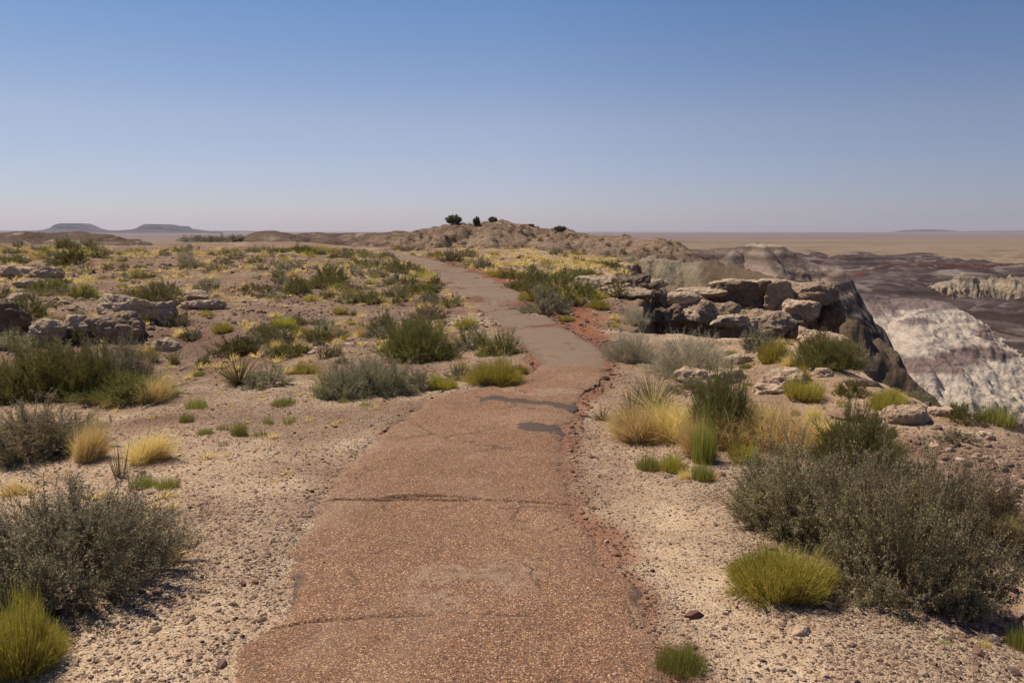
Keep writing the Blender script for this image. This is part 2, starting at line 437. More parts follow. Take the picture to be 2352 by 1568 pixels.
def mat_hill():
    s = N('hill_soil')
    p = s.pos(); zz = s.sepv(p)[2]
    n1 = s.noise(.16, 6, .65); n2 = s.noise(.9, 6, .7); n3 = s.noise(5, 4, .7)
    st = s.math('ADD', zz, s.math('MULTIPLY', n1, 3.0))
    col = s.ramp(s.math('FRACT', s.math('MULTIPLY', st, 0.21)), [(0, (.235, .150, .112)), (.25, (.205, .135, .105)), (.4, (.34, .245, .18)), (.5, (.24, .155, .115)), (.75, (.18, .120, .095)), (1, (.235, .150, .112))])
    col = s.mix(s.ramp(n2, [(.48, 0), (.62, 1)]), col, (.40, .285, .205))
    col = s.mix(s.math('MULTIPLY', s.ramp(n3, [(.50, 0), (.60, 1)]), 0.85), col, (.095, .062, .048))
    col = s.mix(s.ramp(s.noise(3.3, 6, .75), [(.60, 0), (.66, .9)]), col, (.50, .37, .27))
    col = s.mix(s.ramp(s.noise(2.2, 5, .6, dist=.5), [(.60, 0), (.66, 1)]), col, (.29, .24, .085))
    b = s.bump(n3, 0.15, 0.8); b = s.bump(n2, 0.8, 0.7, b)
    return s.surf(col, 0.95, b, 0.1)

def mat_bands(name, stops, period, off, warp, bumpd, pale=None, nsc=1.0, patch=None, streak=None, cap=None):
    s = N(name)
    p = s.pos(); zz = s.sepv(p)[2]
    n0 = s.noise(.035 * nsc, 4, .55); n1 = s.noise(.22 * nsc, 5, .6); n2 = s.noise(1.6 * nsc, 6, .7)
    st = s.math('ADD', zz, s.math('ADD', s.math('MULTIPLY', n0, warp), s.math('MULTIPLY', n1, warp * .25)))
    f = s.math('FRACT', s.math('ADD', s.math('DIVIDE', st, period), off))
    col = s.ramp(f, stops)
    thin = s.noise(1.0, 3, .6, vec=s.scalev(p, (.01, .01, 1.6)))
    col = s.mix(s.ramp(thin, [(.35, 0.45), (.55, 0)]), col, s.mix(1, col, (.45, .40, .40), 'MULTIPLY'))
    runs = s.noise(1.1 * nsc, 5, .7, vec=s.scalev(p, (1, 1, .12)))
    col = s.mix(s.ramp(runs, [(.42, .5), (.58, 0)]), col, s.mix(1, col, (.62, .58, .58), 'MULTIPLY'))
    if pale is not None: col = s.mix(s.ramp(n1, [(.55, 0), (.68, .8)]), col, pale)
    if patch is not None: col = s.mix(s.ramp(s.noise(patch[1], 4, .6), [(patch[2], 0), (patch[2] + .08, 1)]), col, patch[0])
    if streak is not None:
        q = s.noise(1.0, 6, .7, vec=s.scalev(p, (.045, .018, .30)), dist=.4)
        col = s.mix(s.ramp(q, [(.53, 0), (.62, .75)]), col, streak)
        col = s.mix(s.ramp(q, [(.30, .6), (.42, 0)]), col, (.05, .036, .036))
    if cap is not None:
        col = s.mix(s.math('MULTIPLY', s.math('ADD', s.math('MAXIMUM', s.math('ADD', zz, -.25), s.math('SUBTRACT', s.sepv(p)[0], 9.6)), s.math('MULTIPLY', s.math('SUBTRACT', s.noise(.7, 5, .7), .5), 1.8)), 3.0, clamp=True), col, cap)  # brown cap rock; right flank too, its shade painted into the colour
    b = s.bump(n2, bumpd, 0.7); b = s.bump(runs, bumpd * 2.5, 0.8, b)
    return s.surf(col, 0.95, b, 0.1)

def mat_plain():
    s = N('plain_soil')
    p = s.pos(); v = s.scalev(p, (.0006, .0022, 1))
    n = s.noise(1.0, 6, .6, vec=v); n2 = s.noise(4.0, 5, .65, vec=v)
    y = s.sepv(p)[1]
    near = s.ramp(n, [(.35, (.20, .148, .112)), (.5, (.245, .182, .132)), (.65, (.17, .128, .10))])
    near = s.mix(s.ramp(s.noise(1.0, 6, .75, vec=s.scalev(p, (.006, .02, 1))), [(.54, 0), (.66, .75)]), near, (.085, .075, .06))
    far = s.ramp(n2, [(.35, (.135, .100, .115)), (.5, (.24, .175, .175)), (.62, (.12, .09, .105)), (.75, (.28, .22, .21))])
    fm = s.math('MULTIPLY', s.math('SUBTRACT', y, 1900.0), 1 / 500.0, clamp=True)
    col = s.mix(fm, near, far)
    return s.surf(col, 1.0, None, 0.05)

M_GROUND = mat_ground()
M_HILL = mat_hill()
M_PROM = mat_bands('rim_clay', [(0, (.44, .36, .26)), (.3, (.60, .51, .38)), (.6, (.50, .40, .30)), (.8, (.34, .26, .20)), (1, (.44, .36, .26))], 3.4, 0.1, 1.2, .25, nsc=6, patch=((.30, .225, .165), 1.6, .60), cap=(.27, .195, .14))
M_BACK = mat_bands('back_clay', [(0, (.22, .155, .12)), (.35, (.28, .215, .155)), (.5, (.24, .175, .135)), (.8, (.19, .125, .10)), (1, (.22, .155, .12))], 9, 0.3, 6, .5, pale=(.46, .39, .29))
M_BAND = mat_bands('banded_clay', [(0, (.12, .09, .09)), (.16, (.26, .20, .18)), (.20, (.09, .07, .07)), (.34, (.10, .08, .08)), (.38, (.40, .32, .28)), (.41, (.10, .08, .08)), (.50, (.12, .09, .09)), (.53, (.42, .34, .29)), (.57, (.11, .08, .08)), (.61, (.13, .095, .09)), (.63, (.40, .31, .265)),
                                (.67, (.14, .10, .095)), (.72, (.44, .345, .29)), (.80, (.34, .26, .22)), (.86, (.17, .125, .11)), (.90, (.38, .295, .245)), (.95, (.20, .15, .125)), (.97, (.56, .48, .39)), (1, (.52, .45, .37))], 15, .985, .9, .35, nsc=1.3)
M_WHITE = mat_bands('white_clay', [(0, (.15, .115, .12)), (.10, (.20, .16, .16)), (.20, (.30, .25, .24)), (.27, (.36, .30, .26)), (.30, (.60, .51, .41)), (.40, (.70, .61, .52)), (.54, (.66, .57, .49)), (.57, (.30, .225, .21)), (.66, (.32, .24, .22)), (.69, (.64, .55, .47)), (.86, (.70, .61, .53)), (.89, (.32, .25, .24)), (1, (.28, .22, .21))], 26, .808, 2.6, .5, nsc=.9)
M_RED = mat_bands('red_clay', [(0, (.105, .048, .040)), (.5, (.15, .065, .052)), (.7, (.09, .055, .05)), (1, (.105, .048, .040))], 7, .1, 3, .5, nsc=.7, pale=(.34, .27, .24))
M_CREAM = mat_bands('cream_clay', [(0, (.42, .34, .25)), (.5, (.50, .42, .32)), (.8, (.26, .20, .155)), (1, (.42, .34, .25))], 6, .3, 3, .6, nsc=.8)
M_FLOOR = mat_bands('bad_lands_clay', [(0, (.085, .055, .055)), (.25, (.13, .095, .10)), (.38, (.16, .125, .12)), (.46, (.10, .070, .070)), (.7, (.075, .050, .048)), (.84, (.15, .115, .115)), (1, (.085, .055, .055))],
                    7, 0.1, 6.0, .6, nsc=1.5, patch=((.36, .28, .20), .016, .64), streak=(.33, .275, .26))
M_PLAIN = mat_plain()

# ------------------------------------------------------------------ the path, as pairs of edge points
PAIRS = [(520, 1568, 1520, 1568), (552, 1480, 1498, 1490), (620, 1440, 1475, 1440), (665, 1395, 1460, 1390), (655, 1290, 1400, 1290), (700, 1230, 1365, 1225),
         (740, 1150, 1325, 1155), (800, 1085, 1305, 1090), (830, 1040, 1300, 1045), (880, 1000, 1295, 1000), (960, 948, 1322, 950), (1000, 915, 1330, 915),
         (1100, 895, 1365, 890), (1200, 868, 1392, 860), (1238, 848, 1392, 830), (1228, 815, 1375, 800), (1195, 783, 1325, 772), (1150, 745, 1265, 735),
         (1100, 705, 1215, 690), (1060, 680, 1180, 665), (1030, 655, 1120, 636), (1000, 630, 1060, 615), (960, 610, 1010, 601), (920, 597, 960, 591),
         (885, 585, 912, 581), (850, 577, 882, 573), (812, 571, 852, 567), (772, 566, 822, 562), (745, 563, 790, 559.5)]
def smooth_hit(px, py):
    d = ray(px, py); t = _RR / math.hypot(d[0], d[1])
    P = np.array([0, 0, EYE])[None] + d[None] * t[:, None]
    g = P[:, 2] - top_smooth(P[:, 0], P[:, 1])
    if not (g < 0).any(): return None
    k = np.argmax(g < 0); w = g[k - 1] / (g[k - 1] - g[k])
    return (P[k - 1] + (P[k] - P[k - 1]) * w)[:2]
LP = [np.array([-1.15, -4.0]), np.array([-1.12, 0.0])]; RP = [np.array([0.62, -4.0]), np.array([0.58, 0.0])]
for a, b, c, d in PAIRS:
    l_ = smooth_hit(a, b); r_ = smooth_hit(c, d)
    if l_ is None or r_ is None or np.hypot(*l_) > 66: break
    LP.append(l_); RP.append(r_)
LP = np.array(LP); RP = np.array(RP)
mid_ = (LP + RP) / 2
S_ = np.concatenate([[0], np.cumsum(np.hypot(*np.diff(mid_, axis=0).T))])
def cr(P, s):
    """smooth interpolation of the edge points"""
    k = np.clip(np.searchsorted(S_, s, side='right') - 1, 0, len(S_) - 2)
    t = ((s - S_[k]) / (S_[k + 1] - S_[k]))[:, None]
    m = np.gradient(P, S_, axis=0)
    h = (S_[k + 1] - S_[k])[:, None]
    return ((2 * t ** 3 - 3 * t ** 2 + 1) * P[k] + (t ** 3 - 2 * t ** 2 + t) * h * m[k] * .8 + (-2 * t ** 3 + 3 * t ** 2) * P[k + 1] + (t ** 3 - t ** 2) * h * m[k + 1] * .8)
PATH_POLY = [tuple(p) for p in LP] + [tuple(p) for p in RP[::-1]]

# ------------------------------------------------------------------ ground sheet (polar, finest where it is looked at)
az = np.radians(np.concatenate([np.arange(-180, -40, 2.0), np.linspace(-40, 40, 1330), np.arange(42, 180, 2.0)]))
rr = np.concatenate([[0.02, 0.3, 0.7, 1.1], np.geomspace(1.4, 60, 560), np.geomspace(60.4, 330, 640)[1:], np.geomspace(331, 1500, 320), np.geomspace(1520, 16000, 110)])
AZ, RG = np.meshgrid(az, rr)
GX = RG * np.sin(AZ); GY = RG * np.cos(AZ)
HS = H_all(GX.ravel(), GY.ravel())
gz = HS.max(0); gk = HS.argmax(0)
nr, nc = AZ.shape
gx = GX.ravel(); gy = GY.ravel(); gr = RG.ravel()
V = np.stack([gx, gy, gz], 1)
ii = np.arange(nr * nc).reshape(nr, nc)
A = ii[:-1, :]; B = ii[1:, :]
F = np.stack([A, np.roll(A, -1, 1), np.roll(B, -1, 1), B], -1).reshape(-1, 4)
fk = gk[F[:, 0]]
pd = poly_sd(gx, gy, PATH_POLY) if False else np.full(gx.shape, 99.)
mnear = (gr < 70) & (np.abs(gx) < 40) & (gy > -8)
pd[mnear] = poly_sd(gx[mnear], gy[mnear], PATH_POLY)
sd_edge = np.full(gx.shape, -99.); sd_edge[mnear] = poly_sd(gx[mnear], gy[mnear], EDGE)
# right-hand side of the path carries a belt of red gravel where the trail climbs
_, _ = 0, 0
rside = np.full(gx.shape, 99.)
kk = [i for i in range(len(RP)) if 9.6 < RP[i][1] < 50]
for a, b in zip(kk[:-1], kk[1:]):
    _, d_, _ = seg_info(gx[mnear], gy[mnear], RP[a], RP[b]); rside[mnear] = np.minimum(rside[mnear], d_)
wob = 0.35 * vn2(gx / .8, gy / .8, 71) + .15 * vn2(gx / .2, gy / .2, 72)
zone = np.zeros((len(gx), 4))
wr = 0.80 + 0.9 * sm(12, 20, gy) + .9 * sm(20, 34, gy)
zone[:, 0] = sm(wr, wr * 0.55, rside + wob) * (pd > -0.3) * sm(9.2, 11.5, gy)
bare = fbm2(gx / 2.6, gy / 2.6, 75, 4)
rightb = sm(1.7, 2.9, gx - 0.05 * gy) * sm(5.0, 7.0, gy) * sm(17, 13, gy) + .8 * sm(2.0, 3.0, gx - .02 * gy) * sm(22, 26, gy) * sm(46, 38, gy)
leftslope = sm(-0.2, -2.4, gx + .02 * gy) * sm(9.5, 13, gy)
zone[:, 1] = np.clip(sm(.16, .38, bare) * (.9 - .1 * leftslope) + rightb * (.8 + bare * 1.2) + .12 * sm(1.6, .3, pd), 0, 1)
zone[:, 0] = np.maximum(zone[:, 0], .75 * sm(.16, .0, pd + wob * .35) * sm(-.3, .3, gx))
sandy = np.exp(-(((gx - 2.75) / .5) ** 2 + ((gy - 3.75) / .75) ** 2) * 1.2)
zone[:, 2] = np.clip(.52 + .38 * leftslope + .5 * fbm2(gx / 1.4, gy / 1.4, 77, 3) - .30 * rightb  + .25 * sm(.3, 0, pd) + .8 * sm(.9, 1.6, gx) * sm(6.5, 5, gy), 0, 1)
zone[:, 2] *= 1 - sandy; zone[:, 1] = np.maximum(zone[:, 1] * (1 - sandy), .45 * sandy)
zone[:, 1] *= 1 - .65 * leftslope * sm(.25, -.05, bare)
zone[:, 3] = np.maximum(sm(-.25, .15, sd_edge + .3 * vn2(gx / .6, gy / .6, 79)) * sm(9, 11, gy), sm(2.6, 3.4, gx + .25 * bare) * sm(16, 19, gy) * sm(29, 26, gy) * sm(-.35, .05, .45 * bare + .12)) * (gy < 45)
face = sm(-0.1, 0.4, sd_edge)
zone[:, 1] = zone[:, 1] * (1 - .6 * face)
PARTS = [('badlands', [0], M_FLOOR), ('ground', [1], M_GROUND), ('rim_slope', [2], M_PROM), ('hill', [3], M_HILL), ('back_hills', [4], M_BACK), ('banded_hill', [5], M_BAND), ('white_hills', [6], M_WHITE), ('red_hills', [7], M_RED), ('cream_hills', [8], M_CREAM)]
fr = gr[F[:, 0]]
for nm, ks, mt in PARTS:
    m = np.isin(fk, ks)
    if nm == 'badlands':
        azf = np.degrees(np.arctan2(gx[F[:, 0]], gy[F[:, 0]]))
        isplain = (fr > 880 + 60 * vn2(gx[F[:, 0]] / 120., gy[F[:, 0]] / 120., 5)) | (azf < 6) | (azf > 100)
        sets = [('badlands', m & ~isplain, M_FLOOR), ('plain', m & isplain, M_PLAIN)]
    else: sets = [(nm, m, mt)]
    for nm2, mm, mt2 in sets:
        f = F[mm]
        if len(f) == 0: continue
        u, inv = np.unique(f.ravel(), return_inverse=True)
        me = mesh_from(nm2, V[u], inv.reshape(f.shape), smooth=True, mats=[mt2], cols={'zone': zone[u]} if nm2 == 'ground' else None)
        obj(nm2, me, kind='structure')

# ------------------------------------------------------------------ far table mountains
def mat_mesa():
    s = N('mesa_rock')
    p = s.obj_co(); zz = s.sepv(p)[2]
    n = s.noise(.004, 5, .6, vec=p)
    f = s.math('FRACT', s.math('DIVIDE', s.math('ADD', zz, s.math('MULTIPLY', n, 12.0)), 38.0))
    col = s.ramp(f, [(0, (.060, .050, .062)), (.3, (.11, .085, .095)), (.45, (.045, .038, .05)), (.7, (.095, .075, .085)), (1, (.060, .050, .062))])
    return s.surf(col, 1, s.bump(n, 12, .8), .05)
M_MESA = mat_mesa()
def far_mesa(name, prof, D, depth, seed):
    pts = [at(px, py, D) for px, py in prof]
    xs = np.array([p[0] for p in pts]); zs = np.array([p[2] for p in pts]) + 24
    base = -24.0
    gx_ = np.linspace(xs[0], xs[-1], 260); gy_ = np.linspace(-depth, depth, 90)
    X, Y = np.meshgrid(gx_, gy_)
    wig = fbm2(X / 180., Y / 180., seed, 4)
    hx = np.interp((X + wig * 25).ravel(), xs, zs).reshape(X.shape)
    ed = depth * 0.93 - np.abs(Y) + wig * depth * .22
    t = np.clip(ed / depth, 0, 1)
    hy = np.interp(t, [0, .25, .42, .46, .6, .63, 1], [0, .22, .45, .72, .80, .97, 1.0])
    Z = hx * hy
    V = np.stack([X.ravel() - xs.mean(), Y.ravel(), Z.ravel()], 1)
    ii = np.arange(X.size).reshape(X.shape)
    F = np.stack([ii[:-1, :-1], ii[:-1, 1:], ii[1:, 1:], ii[1:, :-1]], -1).reshape(-1, 4)
    obj(name, mesh_from(name, V, F, False, [M_MESA]), loc=(xs.mean(), D, base), kind='structure')
far_mesa('distant_mesa', [(60, 533), (90, 530), (116, 527), (130, 523), (138, 516), (146, 513), (192, 513), (204, 517), (220, 525), (242, 530), (262, 529), (275, 532), (290, 533)], 8500, 420, 201)
far_mesa('distant_mesa', [(262, 533), (290, 529), (320, 526), (328, 519), (342, 514.5), (388, 515), (402, 518), (424, 519.5), (432, 525), (470, 530.5), (500, 533.5)], 8300, 420, 203)
far_mesa('distant_mesa', [(2070, 532), (2090, 527.5), (2130, 526.5), (2165, 528), (2180, 532)], 14500, 700, 205)
far_mesa('distant_mesa', [(2220, 532), (2300, 530), (2420, 529.5), (2520, 533)], 15000, 700, 207)
far_mesa('distant_mesa', [(-300, 532), (-100, 529.5), (560, 530), (640, 533)], 13500, 500, 208)

# ------------------------------------------------------------------ path
def mat_path():
    s = N('exposed_aggregate')
    z = s.sep(s.attr('pz', 'Color'))      # R red aggregate (else smooth brown asphalt), G bare dark tar, B dusty or grey gravel
    p = s.pos()
    v1 = s.voro(115, p); c1 = s.sep(s.voro(115, p, out='Color'))
    v2 = s.voro(260, p); c2 = s.sep(s.voro(260, p, out='Color'))
    chips = [(0, (.05, .030, .027)), (.25, (.135, .062, .044)), (.45, (.255, .110, .068)), (.65, (.37, .180, .105)), (.82, (.56, .34, .165)), (.94, (.66, .45, .27)), (1, (.76, .64, .50))]
    a = s.ramp(c1[0], chips); b_ = s.ramp(c2[0], chips)
    gap = s.ramp(v1, [(.30, 0), (.52, 1)])
    red = s.mix(gap, a, s.mix(.5, b_, (.13, .072, .055)))
    mott = s.noise(1.3, 5, .6)
    red = s.mix(s.ramp(mott, [(.4, 0), (.7, .5)]), red, s.mix(1, red, (.66, .62, .60), 'MULTIPLY'))
    red = s.mix(s.ramp(s.noise(.7, 6, .7, dist=.6), [(.52, 0), (.68, .38)]), red, (.42, .30, .21))
    red = s.mix(s.ramp(s.noise(4.5, 6, .75), [(.56, 0), (.70, .5)]), red, (.17, .105, .08))
    aspn = s.noise(210, 3, .7); asp = s.mix(aspn, (.142, .097, .071), (.235, .163, .117))
    asp = s.mix(s.ramp(s.noise(.8, 5, .65), [(.35, 0), (.65, .6)]), asp, (.235, .170, .125))
    col = s.mix(z[0], asp, red)
    wp = s.n('VectorMath', operation='ADD'); s.l(p, wp.inputs[0]); wq = s.n('VectorMath', operation='SCALE'); wq.inputs['Scale'].default_value = .22
    s.l(s.noise(5, 5, .7, out='Color'), wq.inputs[0]); s.l(wq.outputs[0], wp.inputs[1])
    ck = s.voro(1.5, wp.outputs[0], feat='DISTANCE_TO_EDGE'); ckm = s.math('MULTIPLY', s.ramp(ck, [(.004, 1), (.016, 0)]), s.ramp(s.noise(1.1, 4, .6), [(.49, 0), (.60, .6)]))
    col = s.mix(ckm, col, (.07, .045, .036))
    dust = s.mix(s.noise(90, 3, .7), (.24, .17, .135), (.44, .33, .25))
    col = s.mix(s.math('MULTIPLY', z[2], s.ramp(s.noise(26, 5, .75), [(.42, 0), (.62, .9)])), col, dust)
    tar = s.mix(s.ramp(s.noise(150, 3, .7), [(.45, 0), (.7, 1)]), (.062, .047, .042), (.15, .11, .095))
    tf = s.math('ADD', z[1], s.math('MULTIPLY', s.math('SUBTRACT', s.noise(45, 5, .75), .5), .7))
    col = s.mix(s.ramp(tf, [(.30, 0), (.62, .92)]), col, tar)
    bm = s.bump(s.noise(300, 2, .7), .0015, .7); bm = s.bump(s.math('SUBTRACT', 1.0, ckm), .008, 1.0, bm)
    bm = s.bump(s.math('MULTIPLY', s.math('SUBTRACT', 1.0, v1), s.math('ADD', s.math('MULTIPLY', z[0], .9), .1)), .004, .9, bm)
    return s.surf(col, .88, bm, .2)
M_PATH = mat_path()
smax = S_[-1] - 0.02
s_list = [0.02]
while s_list[-1] < smax:
    yv = max(1.5, s_list[-1] - 4.0)
    s_list.append(s_list[-1] + (0.05 if s_list[-1] < 6.2 else max(0.012, 0.0020 * yv * 1.2)))
sv = np.array(s_list[:-1])
cl = cr(LP, sv); crr = cr(RP, sv)
nu = 150
uu = np.concatenate([[0, 0.0], np.linspace(0, 1, nu), [1, 1.0]])
jag = lambda q, sd_: 0.11 * fbm2(q / .38, q * 0, sd_, 6, .66) + .05 * np.abs(fbm2(q / .16, q * 0 + 3, sd_ + 3, 4, .6)) + .010 * vn2(q / .016, q * 0, sd_ + 5)
jl = jag(sv, 81)
jr = -jag(sv + 50, 185)
wv = np.hypot(*(crr - cl).T)
dirv = (crr - cl) / wv[:, None]
cl = cl + dirv * jl[:, None]; crr = crr + dirv * jr[:, None]
PX = cl[:, None, 0] + (crr - cl)[:, None, 0] * uu[None]
PY = cl[:, None, 1] + (crr - cl)[:, None, 1] * uu[None]
SS = np.repeat(sv[:, None], len(uu), 1)
U = np.repeat(uu[None], len(sv), 0)
edge_d = np.minimum(U, 1 - U) * wv[:, None]
PZ = top_smooth(PX, PY) + 0.025 + 0.012 * fbm2(PX / .6, PY / .6, 91, 3) + 0.004 * fbm2(PX / .06, PY / .06, 93, 2)
PZ = PZ - 0.022 * np.exp(-edge_d / 0.05)
# cracks: real grooves
def gcrack(px0, py0, px1, py1, amp, wid, dep, seed, bow=0.0):
    a = smooth_hit(px0, py0); b = smooth_hit(px1, py1)
    L = np.hypot(*(b - a)); ex = (b - a) / L; ey = np.array([-ex[1], ex[0]])
    qx = (PX - a[0]) * ex[0] + (PY - a[1]) * ex[1]; qy = (PX - a[0]) * ey[0] + (PY - a[1]) * ey[1]
    cy = amp * fbm2(qx / .35, qx * 0, seed, 4) + bow * np.sin(np.clip(qx / L, 0, 1) * math.pi)
    ww = wid * (0.65 + 0.6 * np.abs(vn2(qx / .12, qx * 0, seed + 7)))
    m = np.exp(-((qy - cy) / ww) ** 2) * sm(-.02, .04, qx) * sm(L + .02, L - .04, qx)
    return m, dep
tar = np.zeros_like(PX)
for g in [(742, 1158, 1330, 1168, .035, .012, .03, 301, .06), (880, 1150, 1110, 1153, .02, .014, .03, 303, .03), (612, 1444, 1010, 1420, .03, .009, .018, 305, .03),
          (1000, 1418, 1240, 1425, .05, .007, .010, 307, 0), (1262, 1232, 1345, 1196, .05, .006, .010, 309, 0),
          (1090, 918, 1330, 935, .03, .02, .01, 315, .03), (1440, 1385, 1476, 1455, .05, .006, .012, 319, 0),]:
    m, dep = gcrack(*g); PZ = PZ - m * dep; tar = np.maximum(tar, np.clip(m * 1.1 * (.55 + .6 * np.abs(vn2(PX / .08, PY / .08, 77))), 0, 1))
def blob(px0, py0, px1, py1, wid, seed):
    a = smooth_hit(px0, py0); b = smooth_hit(px1, py1)
    _, d, _ = seg_info(PX, PY, a, b)
    return sm(wid, wid * .70, d + .12 * fbm2(PX / .16, PY / .16, seed, 4))
Yc = PY + .22 * fbm2(PX / .6, PX * 0, 97, 2)
redz = sm(9.35, 9.05, Yc)
patch = np.maximum.reduce([blob(1215, 985, 1300, 995, .17, 401), blob(1140, 922, 1320, 940, .12, 403), blob(1330, 945, 1345, 950, .1, 405)])
tar = np.maximum(tar, patch)
ed2 = edge_d + .05 * fbm2(PX / .15, PY / .15, 407, 3)
tar = np.maximum(tar, sm(.10, .0, ed2) * sm(.50, .85, .5 + .5 * vn2(PX / .3, PY / .3, 409)) * .55)
tar = np.maximum(tar, .45 * sm(.30, .0, edge_d * 1.0 + (U > .5) * 9 + .10 * fbm2(PX / .3, PY / .3, 411, 3)) * sm(8.8, 9.4, PY) * sm(26, 14, PY))
dust = np.maximum.reduce([blob(1010, 1330, 1180, 1340, .10, 421) * .8, blob(960, 1392, 1080, 1390, .09, 423) * .7, blob(1210, 905, 1330, 905, .16, 425),
                          sm(.08, 0, ed2) * .5])
PZ = PZ + 0.007 * patch
PZ[:, 0] -= 0.10; PZ[:, -1] -= 0.10
PX[:, 0] -= dirv[:, 0] * .01; PX[:, -1] += dirv[:, 0] * .01
ii = np.arange(PX.size).reshape(PX.shape)
Fp = np.stack([ii[:-1, :-1], ii[:-1, 1:], ii[1:, 1:], ii[1:, :-1]], -1).reshape(-1, 4)
pz = np.stack([redz.ravel(), tar.ravel(), dust.ravel()], 1)
obj('path', mesh_from('path', np.stack([PX.ravel(), PY.ravel(), PZ.ravel()], 1), Fp, True, [M_PATH], cols={'pz': pz}), kind='structure')

# ------------------------------------------------------------------ loose stones: stuff
def mat_stone():
    s = N('loose_stone')
    c = s.ramp(s.attr('rnd'), STONES[1:])
    c = s.mix(s.math('MULTIPLY', s.noise(120, 3, .6), .5), c, (.28, .18, .13))
    return s.surf(c, .85, s.bump(s.noise(160, 3, .7), .002, .8), .25)
M_STONE = mat_stone()
ICO_V = []; 
t_ = (1 + 5 ** .5) / 2
ICO_V = np.array([(-1, t_, 0), (1, t_, 0), (-1, -t_, 0), (1, -t_, 0), (0, -1, t_), (0, 1, t_), (0, -1, -t_), (0, 1, -t_), (t_, 0, -1), (t_, 0, 1), (-t_, 0, -1), (-t_, 0, 1)]) / math.hypot(1, t_)
ICO_F = np.array([(0, 11, 5), (0, 5, 1), (0, 1, 7), (0, 7, 10), (0, 10, 11), (1, 5, 9), (5, 11, 4), (11, 10, 2), (10, 7, 6), (7, 1, 8), (3, 9, 4), (3, 4, 2), (3, 2, 6), (3, 6, 8), (3, 8, 9), (4, 9, 5), (2, 4, 11), (6, 2, 10), (8, 6, 7), (9, 8, 1)])
rng = np.random.default_rng(5)
def pebbles(name, n, sampler, size, label):
    x, y = sampler(n)
    keep = poly_sd(x, y, EDGE) < -.05
    dp = poly_sd(x, y, PATH_POLY)
    keep &= (dp > .03) | (rng.random(len(x)) < .004)
    x = x[keep]; y = y[keep]; n = len(x)
    r = np.hypot(x, y)
    z = H(x, y)
    sz = size * np.exp(rng.normal(0, .55, n)) * (0.8 + .06 * r)
    onp = poly_sd(x, y, PATH_POLY) < 0; z = z + onp * .03
    jit = 1 + rng.uniform(-.28, .28, (n, 12, 1))
    v = ICO_V[None] * jit
    v = v * np.stack([rng.uniform(.8, 1.4, n), rng.uniform(.7, 1.1, n), rng.uniform(.4, .8, n)], 1)[:, None]
    a = rng.uniform(0, 6.28, n); ca = np.cos(a)[:, None]; sa = np.sin(a)[:, None]
    vx = v[..., 0] * ca - v[..., 1] * sa; vy = v[..., 0] * sa + v[..., 1] * ca
    P = np.stack([vx * sz[:, None] + x[:, None], vy * sz[:, None] + y[:, None], (v[..., 2] + .12) * sz[:, None] + z[:, None]], -1)
    Fq = (ICO_F[None] + np.arange(n)[:, None, None] * 12).reshape(-1, 3)
    me = mesh_from(name, P.reshape(-1, 3), Fq, False, [M_STONE], cols={'rnd': np.repeat(np.clip(rng.beta(1.3, 1.7, n), 0, 1), 12)})
    return obj(name, me, label=label, cat='gravel', kind='stuff')
def samp_near(n):
    r = 2.0 * (8.5 ** rng.random(n)); a = np.radians(rng.uniform(-39, 39, n))
    x = r * np.sin(a); y = r * np.cos(a)
    d = fbm2(x / 1.1, y / 1.1, 501, 3) + .35 * fbm2(x / .25, y / .25, 503, 2)
    d = d * 1.5; k = rng.random(n) < np.clip(.25 + d * 1.5 + .35 * sm(1.2, 2.2, x) * sm(5, 3, y) + .4 * (x < -1) * (y > 9) - 1.2 * np.exp(-(((x - 2.75) / .5) ** 2 + ((y - 3.75) / .75) ** 2)), .03, 1)
    return x[k], y[k]
pebbles('gravel', 95000, samp_near, .0037, 'loose dark and pinkish gravel strewn over the bare soil beside the path')
def samp_gully(n):
    a = smooth_hit(2290, 1430); x = a[0] + rng.normal(0, .35, n); y = a[1] + rng.normal(0, .45, n) - .05
    b = smooth_hit(2300, 1090); m = n // 2; x[:m] = b[0] + rng.normal(0, .6, m); y[:m] = b[1] + rng.normal(0, .7, m)
    return x, y
pebbles('gravel', 1400, samp_gully, .013, 'coarse rounded pebbles in the sandy gully at the right edge')
def samp_slope(n):
    r = 11 + 34 * rng.random(n) ** 1.3; a = np.radians(rng.uniform(-34, 8, n)); x = r * np.sin(a); y = r * np.cos(a)
    d = fbm2(x / 2.5, y / 2.5, 511, 3); k = rng.random(n) < np.clip(.4 + d * 1.6, .03, 1)
    return x[k], y[k]
pebbles('gravel', 30000, samp_slope, .009, 'dark stones scattered over the slope left of the path')

def samp_edge(n):
    q = rng.uniform(3.6, min(22, S_[-1]), n) ; k = rng.random(n) < .72
    e = np.where(k[:, None], cr(RP, q), cr(LP, q)); o = np.abs(rng.normal(0, .10, n)) - .03
    w_ = cr(RP, q) - cr(LP, q); w_ = w_ / np.hypot(w_[:, 0], w_[:, 1])[:, None]
    e = e + w_ * (np.where(k, 1, -1) * o)[:, None]
    return e[:, 0], e[:, 1]
STONES_SAVE = M_STONE
M_STONE = (lambda s: s.surf(s.ramp(s.attr('rnd'), [(0, (.05, .036, .032)), (.4, (.16, .080, .058)), (.7, (.30, .15, .10)), (1, (.45, .32, .23))]), .9, s.bump(s.noise(160, 3, .7), .002, .8), .2))(N('crumbled_aggregate'))
pebbles('rubble', 3600, samp_edge, .0062, 'crumbled pieces of the path surface along its broken edges')
M_STONE = STONES_SAVE
